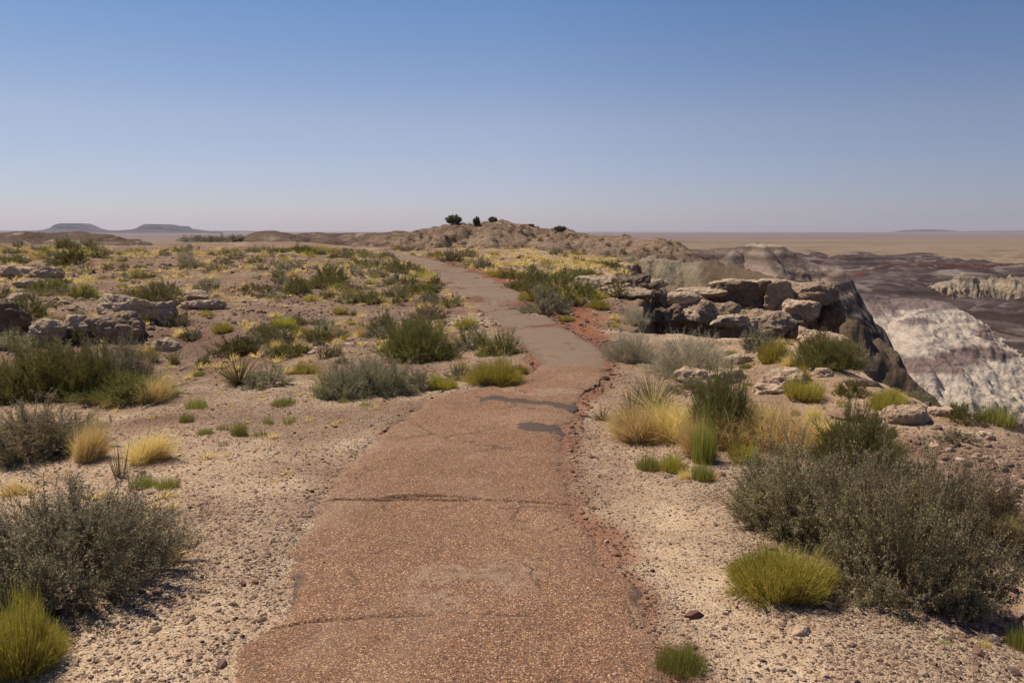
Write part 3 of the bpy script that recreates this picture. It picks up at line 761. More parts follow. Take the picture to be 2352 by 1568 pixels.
# ------------------------------------------------------------------ rocks
def mat_rock(name, a, b, c, k=1.0):
    s = N(name)
    p = s.pos(); zz = s.sepv(p)[2]
    n1 = s.noise(2.2 * k, 6, .65); n2 = s.noise(13 * k, 5, .7); n3 = s.noise(1.0, 3, .6, vec=s.scalev(p, (.8, .8, 16)))
    col = s.mix(s.ramp(n1, [(.35, 0), (.65, 1)]), a, b)
    col = s.mix(s.ramp(n3, [(.40, .5 if k < 1.4 else .15), (.54, 0)]), col, c)
    col = s.mix(s.math('MULTIPLY', s.ramp(n2, [(.50, 0), (.66, 1)]), .7), col, c)
    v = s.voro(16 * k, p)
    bm = s.bump(n2, .03 if k < 1.4 else .07, .9); bm = s.bump(v, .015 if k < 1.4 else .03, .7, bm); bm = s.bump(n3, .03 if k < 1.4 else .008, .5, bm)
    return s.surf(col, .92, bm, .15)
M_ROCKP = mat_rock('pale_sandstone', (.50, .36, .26), (.60, .46, .34), (.27, .165, .115))
M_ROCKB = mat_rock('brown_conglomerate', (.20, .135, .10), (.34, .24, .175), (.08, .054, .042), 1.45)
M_ROCKC = mat_rock('cliff_conglomerate', (.36, .255, .185), (.54, .40, .295), (.14, .095, .07), 1.5)
M_ROCKG = mat_rock('grey_sandstone', (.43, .32, .235), (.56, .44, .33), (.20, .135, .10))
def rock_mesh(w, d, h, seed, style='block', mat=None, n=22, rough=1.0):
    g = np.linspace(-1, 1, n)
    Vs = []; Fs = []; o = 0
    for ax in range(3):
        for sg in (-1, 1):
            u, v = np.meshgrid(g, g)
            P = np.zeros((n, n, 3)); P[..., ax] = sg; P[..., (ax + 1) % 3] = u; P[..., (ax + 2) % 3] = v
            ii = np.arange(n * n).reshape(n, n) + o
            q = np.stack([ii[:-1, :-1], ii[:-1, 1:], ii[1:, 1:], ii[1:, :-1]], -1).reshape(-1, 4)
            Fs.append(q if sg > 0 else q[:, ::-1]); Vs.append(P.reshape(-1, 3)); o += n * n
    V = np.concatenate(Vs); F = np.concatenate(Fs)
    key = np.round(V * 4000).astype(np.int64); _, idx, inv = np.unique(key, axis=0, return_index=True, return_inverse=True)
    V = V[idx]; F = inv.ravel()[F]
    pw = {'block': 5.0, 'slab': 4.0, 'round': 2.6, 'over': 4.0, 'wedge': 5.0}[style]
    nrm = (np.abs(V) ** pw).sum(1) ** (1 / pw); V = V / nrm[:, None]
    rs = np.random.RandomState(seed)
    # planar facets cut off the corners
    for _k in range(13):
        nv = rs.normal(size=3); nv[2] *= .6; nv /= np.linalg.norm(nv); off = rs.uniform(.66, .98)
        dd = V @ nv - off; V = V - np.maximum(dd, 0)[:, None] * nv[None] * .85
    if style == 'over':
        f = np.interp(V[:, 2], [-1, -.45, -.1, .25, 1], [.78, .62, .80, 1.08, .92]); V[:, 0] *= f; V[:, 1] *= f
    if style == 'wedge':
        V[:, 2] = np.where(V[:, 2] > 0, V[:, 2] * (1 - .55 * (V[:, 0] + 1) / 2), V[:, 2])
    sc = np.array([w / 2, d / 2, h / 2]); Pm = V * sc
    m = (w * d * h) ** (1 / 3)
    nn = V / (np.linalg.norm(V, axis=1)[:, None] + 1e-9)
    dsp = fbm3(Pm * np.array([1, 1, 1.8]), 1.7 / m, seed, 6, .6) * .15 * m * rough
    lz = Pm[:, 2] / (.27 * m) + 2.6 * vn2(Pm[:, 0] / m, Pm[:, 1] / m, seed + 3)
    ledge = (np.abs((lz % 1.0) - .5) - .25) * .075 * m * rough
    Pm = Pm + nn * dsp[:, None]
    side = 1 - np.abs(nn[:, 2])
    Pm[:, :2] += nn[:, :2] * (ledge * side)[:, None]
    Pm += fbm3(Pm, 7 / m, seed + 9, 3)[:, None] * nn * .05 * m * rough
    return mesh_from('rock', Pm, F, False, [mat or M_ROCKG])
ROCKS = []
def rock(px, yb, w, yt, D, style, mat, label, cat='rock', depth=.8, name='rock', sink=.25, rot=0.0, tilt=(0, 0), group=None, seed=None, n=36, rough=1.15):
    """a rock seen in the photo centred at px between rows yt and yb, D metres off (None: where it meets the ground)"""
    if D is None:
        g = hit(px, yb); D = g[1] + .3 * w / FPX * g[1]
    a = at(px, yb, D); b = at(px, yt, D)
    ww = w / FPX * D * 1.08; hh = (b[2] - a[2]); hz = hh * (1 + sink)
    dd = ww * depth
    seed = seed or len(ROCKS) * 7 + 600
    me = rock_mesh(ww, dd, hz, seed, style, mat, n, rough)
    o = obj(name, me, loc=(a[0], a[1] + dd * .25, b[2] - hz / 2), rot=(tilt[0], tilt[1], rot), label=label, cat=cat, group=group)
    ROCKS.append(o); return o
# left boulders
rock(276, 735, 116, 678, None, 'slab', M_ROCKG, 'large pale flat-topped boulder, uppermost of the rock outcrop on the left', 'boulder', name='boulder', depth=.8)
rock(366, 748, 66, 694, None, 'block', M_ROCKG, 'squarish shaded boulder just right of the large flat-topped boulder', 'boulder', name='boulder')
rock(272, 790, 128, 726, None, 'block', M_ROCKC, 'dark pebbly boulder directly below the large flat-topped boulder', 'boulder', name='boulder')
rock(172, 790, 92, 722, None, 'round', M_ROCKG, 'rounded cracked boulder left of the dark pebbly boulder', 'boulder', name='boulder', depth=.9)
rock(105, 800, 80, 735, None, 'round', M_ROCKG, 'lumpy weathered boulder under the dark bush at the left', 'boulder', name='boulder')
rock(18, 765, 80, 690, None, 'block', M_ROCKB, 'dark boulder cut by the left edge of the view', 'boulder', name='boulder')
rock(10, 722, 60, 692, None, 'slab', M_ROCKP, 'pale slab lying on the dark boulder at the left edge', 'rock slab', name='rock_slab')
rock(440, 690, 60, 668, None, 'slab', M_ROCKP, 'pale flat slab behind and right of the squarish boulder', 'rock slab', name='rock_slab')
rock(455, 712, 95, 690, None, 'slab', M_ROCKP, 'broad pale slab sloping down right of the squarish boulder', 'rock slab', name='rock_slab')
rock(375, 812, 110, 782, None, 'slab', M_ROCKP, 'low pinkish slab on the ground below the boulders', 'rock slab', name='rock_slab', sink=.8)
rock(415, 778, 60, 764, None, 'slab', M_ROCKP, 'thin pale ledge pointing right above the low pinkish slab', 'rock slab', name='rock_slab', sink=1.0)
rock(30, 642, 110, 610, None, 'slab', M_ROCKP, 'cracked whitish ledge at the far left on the slope', 'rock slab', name='rock_slab')
rock(105, 640, 70, 614, None, 'slab', M_ROCKP, 'whitish ledge split by a crack from the ledge at the far left', 'rock slab', name='rock_slab')
rock(60, 662, 70, 644, None, 'slab', M_ROCKG, 'layered grey ledge just below the cracked whitish ledges', 'rock slab', name='rock_slab')
rock(35, 690, 60, 672, None, 'slab', M_ROCKP, 'small pale ledge at the left edge above the dark bush', 'rock slab', name='rock_slab')
rock(150, 700, 30, 690, None, 'slab', M_ROCKP, 'small white slab in the stony ground above the boulders', 'rock slab', name='rock_slab', sink=1)
# right bench
rock(1895, 800, 118, 758, 11.3, 'wedge', M_ROCKP, 'flat orange sandstone slab resting on the rim behind a bush', 'rock slab', name='rock_slab', depth=.8, tilt=(0, .10))
rock(1640, 892, 160, 850, None, 'slab', M_ROCKP, 'long pale slab behind the tall yucca', 'rock slab', name='rock_slab', sink=.8, depth=.6)
rock(1805, 905, 130, 858, None, 'slab', M_ROCKP, 'reddish sandstone boulder amid the grass on the bench', 'boulder', name='boulder', sink=.6)
rock(1895, 868, 60, 848, None, 'slab', M_ROCKP, 'low orange rock just right of the reddish boulder', 'rock', sink=.8)
rock(1710, 838, 70, 820, None, 'slab', M_ROCKG, 'thin layered ledge right of the pale twiggy bush', 'rock slab', name='rock_slab', sink=1)
rock(2095, 945, 92, 915, None, 'wedge', M_ROCKP, 'upper of the orange rocks stacked at the rim on the right', 'rock')
rock(2080, 978, 110, 940, None, 'slab', M_ROCKP, 'lower orange rock with a dark undercut on the right bench', 'rock')
rock(1985, 962, 70, 938, None, 'slab', M_ROCKP, 'flat peach-coloured rock left of the stacked orange rocks', 'rock', sink=.7)
rock(2170, 960, 60, 940, None, 'slab', M_ROCKP, 'small flat peach rock right of the stacked orange rocks', 'rock', sink=.7)
rock(1930, 905, 40, 892, None, 'slab', M_ROCKP, 'small pale rock in the open sand of the right bench', 'rock', sink=.7)
rock(2250, 1010, 80, 992, None, 'slab', M_ROCKP, 'low pale hump of rock behind the great grey bush', 'rock', sink=1)
# cliff blocks
cg = 'blocks of the weathered cliff across the gully'
cl_ = [
 (1352, 676, 70, 654, 20.0, 'round', M_ROCKG, 'grey lumpy rock at the upper left end of the cliff', .8),
 (1412, 696, 76, 656, 19.8, 'round', M_ROCKG, 'rounded pale block near the upper left of the cliff', .8),
 (1450, 662, 66, 636, 20.5, 'slab', M_ROCKB, 'flat dark capstone jutting out near the cliff top', .9),
 (1440, 700, 60, 656, 20.6, 'block', M_ROCKB, 'dark recessed block under the flat capstone', .7),
 (1490, 700, 44, 652, 20.2, 'block', M_ROCKB, 'upright dark block right of the flat capstone', .9),
 (1468, 728, 44, 690, 19.6, 'block', M_ROCKG, 'tilted block wedged below the upright dark block', .9),
 (1513, 704, 36, 668, 20.0, 'block', M_ROCKB, 'small brown cube of rock standing free on the cliff', .9),
 (1425, 735, 90, 690, 19.2, 'round', M_ROCKG, 'rough grey slope of conglomerate at the cliff foot on the left', .8),
 (1528, 762, 72, 706, 19.6, 'over', M_ROCKB, 'bulging rock with a dark shaded foot below the small brown cube', .9),
 (1483, 752, 44, 722, 19.4, 'over', M_ROCKG, 'narrow pillar left of the bulging rock', .9),
 (1590, 750, 90, 690, 20.6, 'round', M_ROCKG, 'gritty rounded buttress in the middle of the cliff', .8),
 (1650, 752, 80, 700, 20.8, 'round', M_ROCKG, 'rough sloping face right of the middle buttress', .8),
 (1622, 712, 24, 694, 20.4, 'block', M_ROCKG, 'small block poised on the sloping face', .9),
 (1720, 775, 150, 716, 20.2, 'round', M_ROCKG, 'big low rounded boulder at the cliff foot', .7),
 (1735, 740, 112, 650, 22.0, 'block', M_ROCKB, 'tall dark face of the cliff above the low rounded boulder', .7),
 (1660, 700, 50, 655, 22.0, 'block', M_ROCKB, 'shadowed block left of the tall dark face', .7),
 (1790, 745, 52, 648, 21.6, 'block', M_ROCKG, 'upright buttress right of the tall dark face', .9),
 (1838, 778, 74, 690, 22.0, 'block', M_ROCKB, 'deep brown core of rock under the overhanging nose', .8),
 (1845, 722, 62, 684, 21.0, 'wedge', M_ROCKP, 'jutting light brown ledge like a nose on the cliff', 1.0),
 (1850, 690, 120, 650, 21.8, 'round', M_ROCKG, 'domed cap rock above the jutting ledge', .8),
 (1893, 778, 70, 664, 22.2, 'block', M_ROCKB, 'layered dark pillar at the right end of the cliff', .9),
 (1818, 765, 46, 732, 20.8, 'round', M_ROCKG, 'small rough boulder below the jutting ledge', .9),
]
for i, (px, yb, w, yt, D, st, mt, lb, dp) in enumerate(cl_):
    rock(px, yb, w * 1.38, yt - 3, D, st, M_ROCKC if mt is M_ROCKG else mt, lb, 'cliff block', name='cliff_block', depth=dp, sink=.35, group=cg, seed=900 + i * 11, n=34, rough=1.25)
for i, (px, yb, w, yt, D, lb) in enumerate([
 (1385, 652, 90, 636, 21.5, 'thin tan ledge stepping down at the upper left of the cliff'), (1460, 676, 80, 662, 19.4, 'thin broken ledge below the flat capstone'),
 (1560, 690, 90, 674, 21.0, 'pale thin ledge above the middle buttress'), (1625, 680, 90, 664, 21.8, 'long thin ledge running toward the tall dark face'),
 (1700, 660, 110, 646, 22.6, 'light tan rim slab capping the tall dark face'), (1790, 656, 90, 644, 22.4, 'light tan rim slab left of the domed cap rock'),
 (1560, 730, 70, 712, 20.0, 'tilted tan slab beside the bulging rock'), (1680, 742, 70, 726, 19.9, 'low tan ledge above the big rounded boulder'),
 (1500, 655, 60, 642, 21.6, 'narrow tan ledge above the upright dark block')]):
    rock(px, yb, w * 1.3, yt, D, 'slab', M_ROCKG, lb, 'cliff ledge', name='cliff_ledge', depth=.9, sink=.6, group='thin ledges of the cliff', seed=1300 + i * 13, n=30, rough=1.1)
_r = random.Random(9)
for px, yb, w, lb in [(2250, 1345, 22, 'round brown stone on the sand below the great bush'), (2225, 1355, 14, 'small dark stone beside the round brown stone'), (1745, 1185, 12, 'grey pebble left of the great bush'),
                      (735, 1300, 10, 'dark stone close to the left edge of the path'), (510, 1590, 18, 'dark stone in the bare soil at the bottom left'), (1790, 1545, 34, 'pale pinkish flat stone in the gravel at the bottom right'),
                      (1840, 1465, 56, 'white flat stone in the gravel at the bottom right'), (1230, 730, 26, 'white flat stone at the edge of the red gravel'), (1980, 985, 30, 'small peach rock in front of the bench rocks'),
                      (2312, 1420, 26, 'reddish lump of soil and stone at the right edge')]:
    rock(px, yb, w, yb - w * .35, None, 'round', M_ROCKP if ('white' in lb or 'pale' in lb or 'peach' in lb) else M_ROCKB, lb, 'stone', name='stone', n=10, sink=.4)

# ------------------------------------------------------------------ plants
def unit(v): return v / (np.linalg.norm(v, axis=-1, keepdims=True) + 1e-9)
class Geo:
    def __init__(s): s.V = []; s.F = []; s.A = []; s.n = 0
    def curve(s, P, w, att):
        """P (N,k,3) centre lines, w (N,) widths, att (N,3) -> tapered ribbons"""
        N_, k, _ = P.shape
        T = unit(P[:, -1] - P[:, 0]); R = rng.normal(size=(N_, 3)); S = unit(np.cross(T, R))
        taper = np.linspace(1, .25, k)
        off = S[:, None] * (w[:, None] * taper[None] * .5)[..., None]
        V = np.stack([P - off, P + off], 2).reshape(N_, k * 2, 3)
        b = np.arange(N_)[:, None] * (2 * k) + s.n
        f = [np.stack([b[:, 0] + 2 * j, b[:, 0] + 2 * j + 1, b[:, 0] + 2 * j + 3, b[:, 0] + 2 * j + 2], -1) for j in range(k - 1)]
        s.F.append(np.concatenate(f)); s.V.append(V.reshape(-1, 3))
        a = np.repeat(att[:, None], k * 2, 1).copy(); a[..., 1] = np.repeat(np.linspace(0, 1, k), 2)[None]
        s.A.append(a.reshape(-1, 3)); s.n += N_ * 2 * k
    def leaves(s, P, D, L, w, att):
        N_ = len(P); D = unit(D); S = unit(np.cross(D, rng.normal(size=(N_, 3))))
        L = np.broadcast_to(L, (N_,))[:, None]; w = np.broadcast_to(w, (N_,))[:, None]
        V = np.stack([P, P + D * L * .5 + S * w * .5, P + D * L, P + D * L * .5 - S * w * .5], 1)
        s.F.append(np.arange(N_ * 4).reshape(-1, 4) + s.n); s.V.append(V.reshape(-1, 3))
        s.A.append(np.repeat(att, 4, 0)); s.n += N_ * 4
    def get(s): return np.concatenate(s.V), np.concatenate(s.F), np.concatenate(s.A)

def mat_leaf(name, c1, c2, base, trans=.3, basemix=.6, rough=.75):
    s = N(name)
    a = s.sep(s.attr('tone', 'Color'))    # R leaf variation, G height up the blade, B clump variation
    col = s.mix(a[0], c1, c2)
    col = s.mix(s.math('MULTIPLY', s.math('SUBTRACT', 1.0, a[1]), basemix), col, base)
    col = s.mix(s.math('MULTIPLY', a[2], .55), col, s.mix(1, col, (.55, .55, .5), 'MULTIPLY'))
    oi = s.n('ObjectInfo').outputs['Random']
    hs = s.n('HueSaturation'); s.l(col, hs.inputs['Color'])
    s.l(s.math('ADD', .485, s.math('MULTIPLY', oi, .03)), hs.inputs['Hue']); s.l(s.math('ADD', .80, s.math('MULTIPLY', oi, .45)), hs.inputs['Value'])
    b = s.n('BsdfPrincipled'); s.l(hs.outputs[0], b.inputs['Base Color']); b.inputs['Roughness'].default_value = rough; b.inputs['Specular IOR Level'].default_value = .25
    t = s.n('BsdfTranslucent'); s.l(hs.outputs[0], t.inputs[0])
    m = s.n('MixShader'); m.inputs[0].default_value = trans; s.l(b.outputs[0], m.inputs[1]); s.l(t.outputs[0], m.inputs[2])
    s.l(m.outputs[0], s.out.inputs[0]); return s.m
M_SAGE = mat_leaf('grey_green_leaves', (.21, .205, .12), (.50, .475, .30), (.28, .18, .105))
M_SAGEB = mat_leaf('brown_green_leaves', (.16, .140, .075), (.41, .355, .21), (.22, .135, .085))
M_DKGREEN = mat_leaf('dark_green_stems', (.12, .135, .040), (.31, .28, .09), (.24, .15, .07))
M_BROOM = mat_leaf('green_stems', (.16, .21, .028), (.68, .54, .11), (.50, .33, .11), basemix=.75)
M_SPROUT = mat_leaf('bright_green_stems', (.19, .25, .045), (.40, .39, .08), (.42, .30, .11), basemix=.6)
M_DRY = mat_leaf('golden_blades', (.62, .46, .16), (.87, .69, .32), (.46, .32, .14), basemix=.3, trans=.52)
M_YUCCA = mat_leaf('yucca_leaves', (.15, .17, .050), (.34, .33, .10), (.46, .33, .14), trans=.12, basemix=.8, rough=.5)
M_YUCDRY = mat_leaf('dead_yucca_leaves', (.34, .26, .17), (.50, .41, .29), (.25, .18, .12), trans=.1)
M_PALE = mat_leaf('pale_leaves', (.38, .34, .18), (.56, .51, .32), (.30, .22, .15))
M_TWIG = mat_leaf('woody_twigs', (.25, .155, .10), (.46, .33, .23), (.18, .12, .085), trans=0)
M_PTWIG = mat_leaf('pale_twigs', (.46, .39, .31), (.66, .59, .49), (.26, .20, .16), trans=0)
M_JUNIPER = mat_leaf('juniper_foliage', (.09, .115, .05), (.20, .215, .09), (.05, .05, .03))

def shell(n, squash=1.0, lump=.25, seed=0, phimax=1.62):
    th = rng.uniform(0, 2 * np.pi, n); ph = np.arccos(rng.uniform(math.cos(phimax), 1, n))
    rs = 1 + lump * vn2(th * 1.6 + 3, ph * 3.2, seed) + lump * .6 * vn2(th * 4.5, ph * 7, seed + 1)
    rs = rs * .92
    return np.stack([np.sin(ph) * np.cos(th) * rs, np.sin(ph) * np.sin(th) * rs, np.cos(ph) * rs * squash], 1)
def bez(a, b, c, k):
    t = np.linspace(0, 1, k)[None, :, None]
    return (1 - t) ** 2 * a[:, None] + 2 * t * (1 - t) * b[:, None] + t * t * c[:, None]

def make(kind, detail, seed):
    """returns [(part name, V, F, A, material)] for a plant of radius 1 and height 1"""
    global rng
    rng = np.random.default_rng(seed)
    parts = []
    if kind in ('sage', 'sageb', 'airy', 'green', 'juniper'):
        nb = {3: 360, 2: 90, 1: 40}[detail]; nl = {3: 115000, 2: 14000, 1: 1900}[detail]
        ls = {3: .023, 2: .050, 1: .11}[detail]
        if kind == 'airy': nl = int(nl * .40); nb = int(nb * 1.6); ls *= .95
        if kind == 'green': nl = int(nl * .8)
        if kind == 'juniper': ls *= 1.7; nl = int(nl * 1.3)
        lump = {'airy': .38, 'green': .36}.get(kind, .33)
        tip = shell(nb, 1.0, lump, seed, 1.74); tip[:, 2] = np.maximum(tip[:, 2], .03)
        if kind != 'juniper': lg = rng.random(nb) < .16; tip[lg] *= rng.uniform(1.05, 1.28, (lg.sum(), 1))
        else: tip = shell(nb, 1.0, .16, seed, 2.7); tip[:, 2] = .52 + .46 * tip[:, 2]
        root_ = np.concatenate([tip[:, :2] * .22 + rng.normal(0, .07, (nb, 2)), rng.uniform(-.06, .02, (nb, 1))], 1)
        midp = np.stack([tip[:, 0] * .68, tip[:, 1] * .68, np.maximum(tip[:, 2], .05) * (.45 if kind == 'green' else .8 if kind == 'juniper' else .30)], 1) + rng.normal(0, .05, (nb, 3))
        Bz = bez(root_, midp, tip, 6)
        clump = rng.random(nb)
        g = Geo(); g.curve(Bz, rng.uniform(.5, 1.4, nb) * {3: .013, 2: .02, 1: .04}[detail], np.stack([rng.random(nb), np.ones(nb), clump], 1))
        ntw = nb * {3: 14, 2: 10, 1: 5}[detail]
        bi = rng.integers(0, nb, ntw); tt = rng.uniform(.32, 1, ntw) ** .8
        a = root_[bi]; b = midp[bi]; c = tip[bi]; t = tt[:, None]
        o = (1 - t) ** 2 * a + 2 * t * (1 - t) * b + t * t * c
        dirn = unit(unit(o * np.array([1, 1, .9])) * .8 + np.array([0, 0, .55]) + rng.normal(0, .48, (ntw, 3)))
        Lw = rng.uniform(.10, .26, ntw) * (1.25 if kind in ('green', 'airy') else 1)
        e = o + dirn * Lw[:, None]
        g.curve(np.stack([o, (o + e) / 2 + rng.normal(0, .008, (ntw, 3)), e], 1), np.full(ntw, {3: .006, 2: .011, 1: .022}[detail]), np.stack([rng.random(ntw), np.ones(ntw), clump[bi]], 1))
        tm = {'airy': M_PTWIG, 'green': M_DKGREEN}.get(kind, M_TWIG)
        parts.append(('stems', *g.get(), tm))
        g = Geo()
        if kind == 'green':
            ti = rng.integers(0, ntw, nl); f = rng.random(nl)[:, None]
            P = o[ti] + (e - o)[ti] * f; D = unit(dirn[ti] * 1.3 + rng.normal(0, .30, (nl, 3)) + [0, 0, .35])
            g.leaves(P, D, ls * rng.uniform(1.6, 3.4, nl), ls * .28, np.stack([rng.random(nl), .4 + .6 * f[:, 0], clump[bi[ti]]], 1))
        else:
            ti = rng.integers(0, ntw, nl); f = (rng.random(nl) ** .75)[:, None]
            P = o[ti] + (e - o)[ti] * f + rng.normal(0, ls * .35, (nl, 3)); D = unit(dirn[ti] * .7 + rng.normal(0, .7, (nl, 3)))
            g.leaves(P, D, ls * rng.uniform(.6, 1.3, nl), ls * rng.uniform(.35, .6, nl), np.stack([rng.random(nl), .35 + .65 * f[:, 0], clump[bi[ti]]], 1))
        parts.insert(0, ('foliage', *g.get(), {'sage': M_SAGE, 'sageb': M_SAGEB, 'airy': M_PALE, 'green': M_DKGREEN, 'juniper': M_JUNIPER}[kind]))
    elif kind in ('broom', 'sprout'):
        n = {3: 5200, 2: 1500, 1: 260}[detail]
        if kind == 'sprout': n = int(n * .45)
        th = rng.uniform(0, 6.283, n); r0 = np.sqrt(rng.random(n))
        lump = 1 + .22 * vn2(th * 1.5, r0 * 3, seed) + .15 * vn2(th * 4, r0 * 6, seed + 2)
        bx = np.stack([np.cos(th) * r0, np.sin(th) * r0, 0 * r0], 1) * (.55 if kind == 'broom' else .78)
        bx[:, 2] = -.04
        tipr = r0 * lump * (1.0 if kind == 'broom' else .95)
        hh = np.sqrt(np.clip(1.05 - tipr ** 2 * .85, .06, 1)) * rng.uniform(.50, 1.05, n) * lump
        kq = np.floor((th + rng.normal(0, .12, n)) / 6.283 * 5 + rng.normal(0, .1, n)).astype(int) % 5 + 5 * (r0 > .55); hq = rng.uniform(.55, 1.12, 10); hh = hh * hq[kq]; tipr = tipr * (.6 + .4 * hq[kq])
        if kind == 'sprout': hh = rng.uniform(.4, 1, n) * (1 - .35 * r0 ** 2) * lump
        tip = np.stack([np.cos(th) * tipr, np.sin(th) * tipr, hh], 1) + rng.normal(0, .06, (n, 3)) * [1, 1, .6]
        md = (bx + tip) / 2; md[:, :2] = bx[:, :2] * .45 + tip[:, :2] * .55; md += rng.normal(0, .02, (n, 3))
        g = Geo(); w = {3: .010, 2: .020, 1: .050}[detail] * (1.5 if kind == 'sprout' else 1)
        g.curve(bez(bx, md, tip, 5), w * rng.uniform(.6, 1.3, n), np.stack([rng.random(n), np.ones(n), np.clip(rng.random(n) * .5 + .3 * vn2(th * 2, r0 * 4, seed + 5), 0, 1)], 1))
        if detail >= 2 and kind == 'broom':
            m = n * 2; k = rng.integers(0, n, m); f = rng.uniform(.5, .95, m)[:, None]
            P = bx[k] * (1 - f) ** 2 + 2 * f * (1 - f) * md[k] + f * f * tip[k]
            D = unit(tip[k] - bx[k]) + rng.normal(0, .28, (m, 3))
            g.leaves(P, D, rng.uniform(.05, .13, m), w * .7, np.stack([rng.random(m), np.ones(m) * .9, rng.random(m) * .5], 1))
        parts.append(('stems', *g.get(), M_BROOM if kind == 'broom' else M_SPROUT))
        if detail == 3:
            n2 = 500; th = rng.uniform(0, 6.283, n2); r_ = np.sqrt(rng.random(n2)) * .6
            b0 = np.stack([np.cos(th) * r_ * .6, np.sin(th) * r_ * .6, np.full(n2, -.04)], 1); t0 = b0 * np.array([1.7, 1.7, 0]) + np.stack([rng.normal(0, .08, n2), rng.normal(0, .08, n2), rng.uniform(.1, .35, n2)], 1)
            g = Geo(); g.curve(bez(b0, (b0 + t0) / 2, t0, 3), np.full(n2, .012), np.stack([rng.random(n2), np.ones(n2), rng.random(n2)], 1)); parts.append(('dead_twigs', *g.get(), M_TWIG))
    elif kind == 'dry':
        n = {3: 3200, 2: 1100, 1: 190}[detail]
        th = rng.uniform(0, 6.283, n); r0 = np.sqrt(rng.random(n))
        nc = 7; kc = rng.integers(0, nc, n); ca = rng.uniform(0, 6.28, nc); cr0 = rng.uniform(.05, .55, nc); chh = rng.uniform(.45, 1.12, nc); csp = rng.uniform(.5, 1.1, nc)
        cxy = np.stack([np.cos(ca) * cr0, np.sin(ca) * cr0, 0 * ca], 1)[kc]; ln = np.stack([rng.normal(0, .18, nc), rng.normal(0, .18, nc), 0 * ca], 1)[kc]
        b0 = np.stack([np.cos(th) * r0 * .24, np.sin(th) * r0 * .24, np.full(n, -.03)], 1) + cxy
        out_ = rng.uniform(.15, 1.0, n) * (.5 + .5 * r0); hh = rng.uniform(.30, 1.05, n) * (1 - .35 * out_) * chh[kc]; out_ = out_ * csp[kc]
        tip = b0 + ln * hh[:, None] + np.stack([np.cos(th) * out_ * .62, np.sin(th) * out_ * .62, hh], 1) + np.array([.16, 0, -.05]) * rng.random((n, 1)) + rng.normal(0, .15, (n, 3))
        lg = rng.random(n) < .10; tip[lg] = tip[lg] * rng.uniform(1.05, 1.35, (lg.sum(), 1)) * [1, 1, .95]
        tip[:, 2] = np.maximum(tip[:, 2], .04)
        md = b0 + (tip - b0) * np.array([.30, .30, .85]) + rng.normal(0, .04, (n, 3))
        g = Geo(); g.curve(bez(b0, md, tip, 6), {3: .0095, 2: .018, 1: .05}[detail] * rng.uniform(.6, 1.3, n), np.stack([rng.random(n), np.ones(n), rng.random(n) * .6], 1))
        parts.append(('blades', *g.get(), M_DRY))
    elif kind == 'yucca':
        n = {3: 120, 2: 80, 1: 26}[detail]
        th = rng.uniform(0, 6.283, n); ph = np.arccos(rng.uniform(.12, 1, n)) * .92
        L = rng.uniform(.78, 1.08, n)
        d = np.stack([np.sin(ph) * np.cos(th), np.sin(ph) * np.sin(th), np.cos(ph)], 1)
        b0 = d * .05; tip = d * L[:, None]; md = d * L[:, None] * .5 + np.array([0, 0, .03])
        g = Geo(); w = {3: .034, 2: .042, 1: .08}[detail]
        g.curve(bez(b0, md, tip, 5), w * rng.uniform(.8, 1.2, n), np.stack([rng.random(n), np.ones(n), rng.random(n) * .6], 1))
        g.curve(bez(b0, md, tip, 5), w * .6 * rng.uniform(.8, 1.2, n), np.stack([rng.random(n), np.ones(n), rng.random(n) * .6], 1))
        parts.append(('leaves', *g.get(), M_YUCCA))
        m = n // 2; th = rng.uniform(0, 6.283, m)
        tip = np.stack([np.cos(th) * .5, np.sin(th) * .5, rng.uniform(-.02, .14, m)], 1); b0 = tip * .1
        g = Geo(); g.curve(bez(b0, (b0 + tip) / 2 + [0, 0, .12], tip, 4), np.full(m, w * .9), np.stack([rng.random(m), np.ones(m), rng.random(m)], 1)); parts.append(('dead_leaves', *g.get(), M_YUCDRY))
    elif kind == 'reed':
        n = 34; th = rng.uniform(0, 6.283, n); rad = rng.random(n)
        b0 = np.stack([np.cos(th) * rad * .35, np.sin(th) * rad * .35, np.full(n, -.03)], 1)
        tip = np.stack([np.cos(th) * rad, np.sin(th) * rad, rng.uniform(.5, 1, n)], 1)
        g = Geo(); g.curve(bez(b0, (b0 + tip) / 2, tip, 4), rng.uniform(.05, .10, n), np.stack([rng.random(n), np.ones(n), rng.random(n) * .5], 1)); parts.append(('leaves', *g.get(), M_YUCCA))
    elif kind == 'mat':
        n = 900; th = rng.uniform(0, 6.283, n); r_ = np.sqrt(rng.random(n)) * (1 + .3 * vn2(th * 1.5, th * 0, seed))
        P = np.stack([np.cos(th) * r_, np.sin(th) * r_, rng.uniform(0, .8, n) * (1 - .6 * r_)], 1)
        g = Geo(); g.leaves(P, rng.normal(0, 1, (n, 3)) + [0, 0, .8], rng.uniform(.08, .18, n), .07, np.stack([rng.random(n), np.full(n, .8), rng.random(n)], 1)); parts.append(('leaves', *g.get(), M_SPROUT))
    return parts

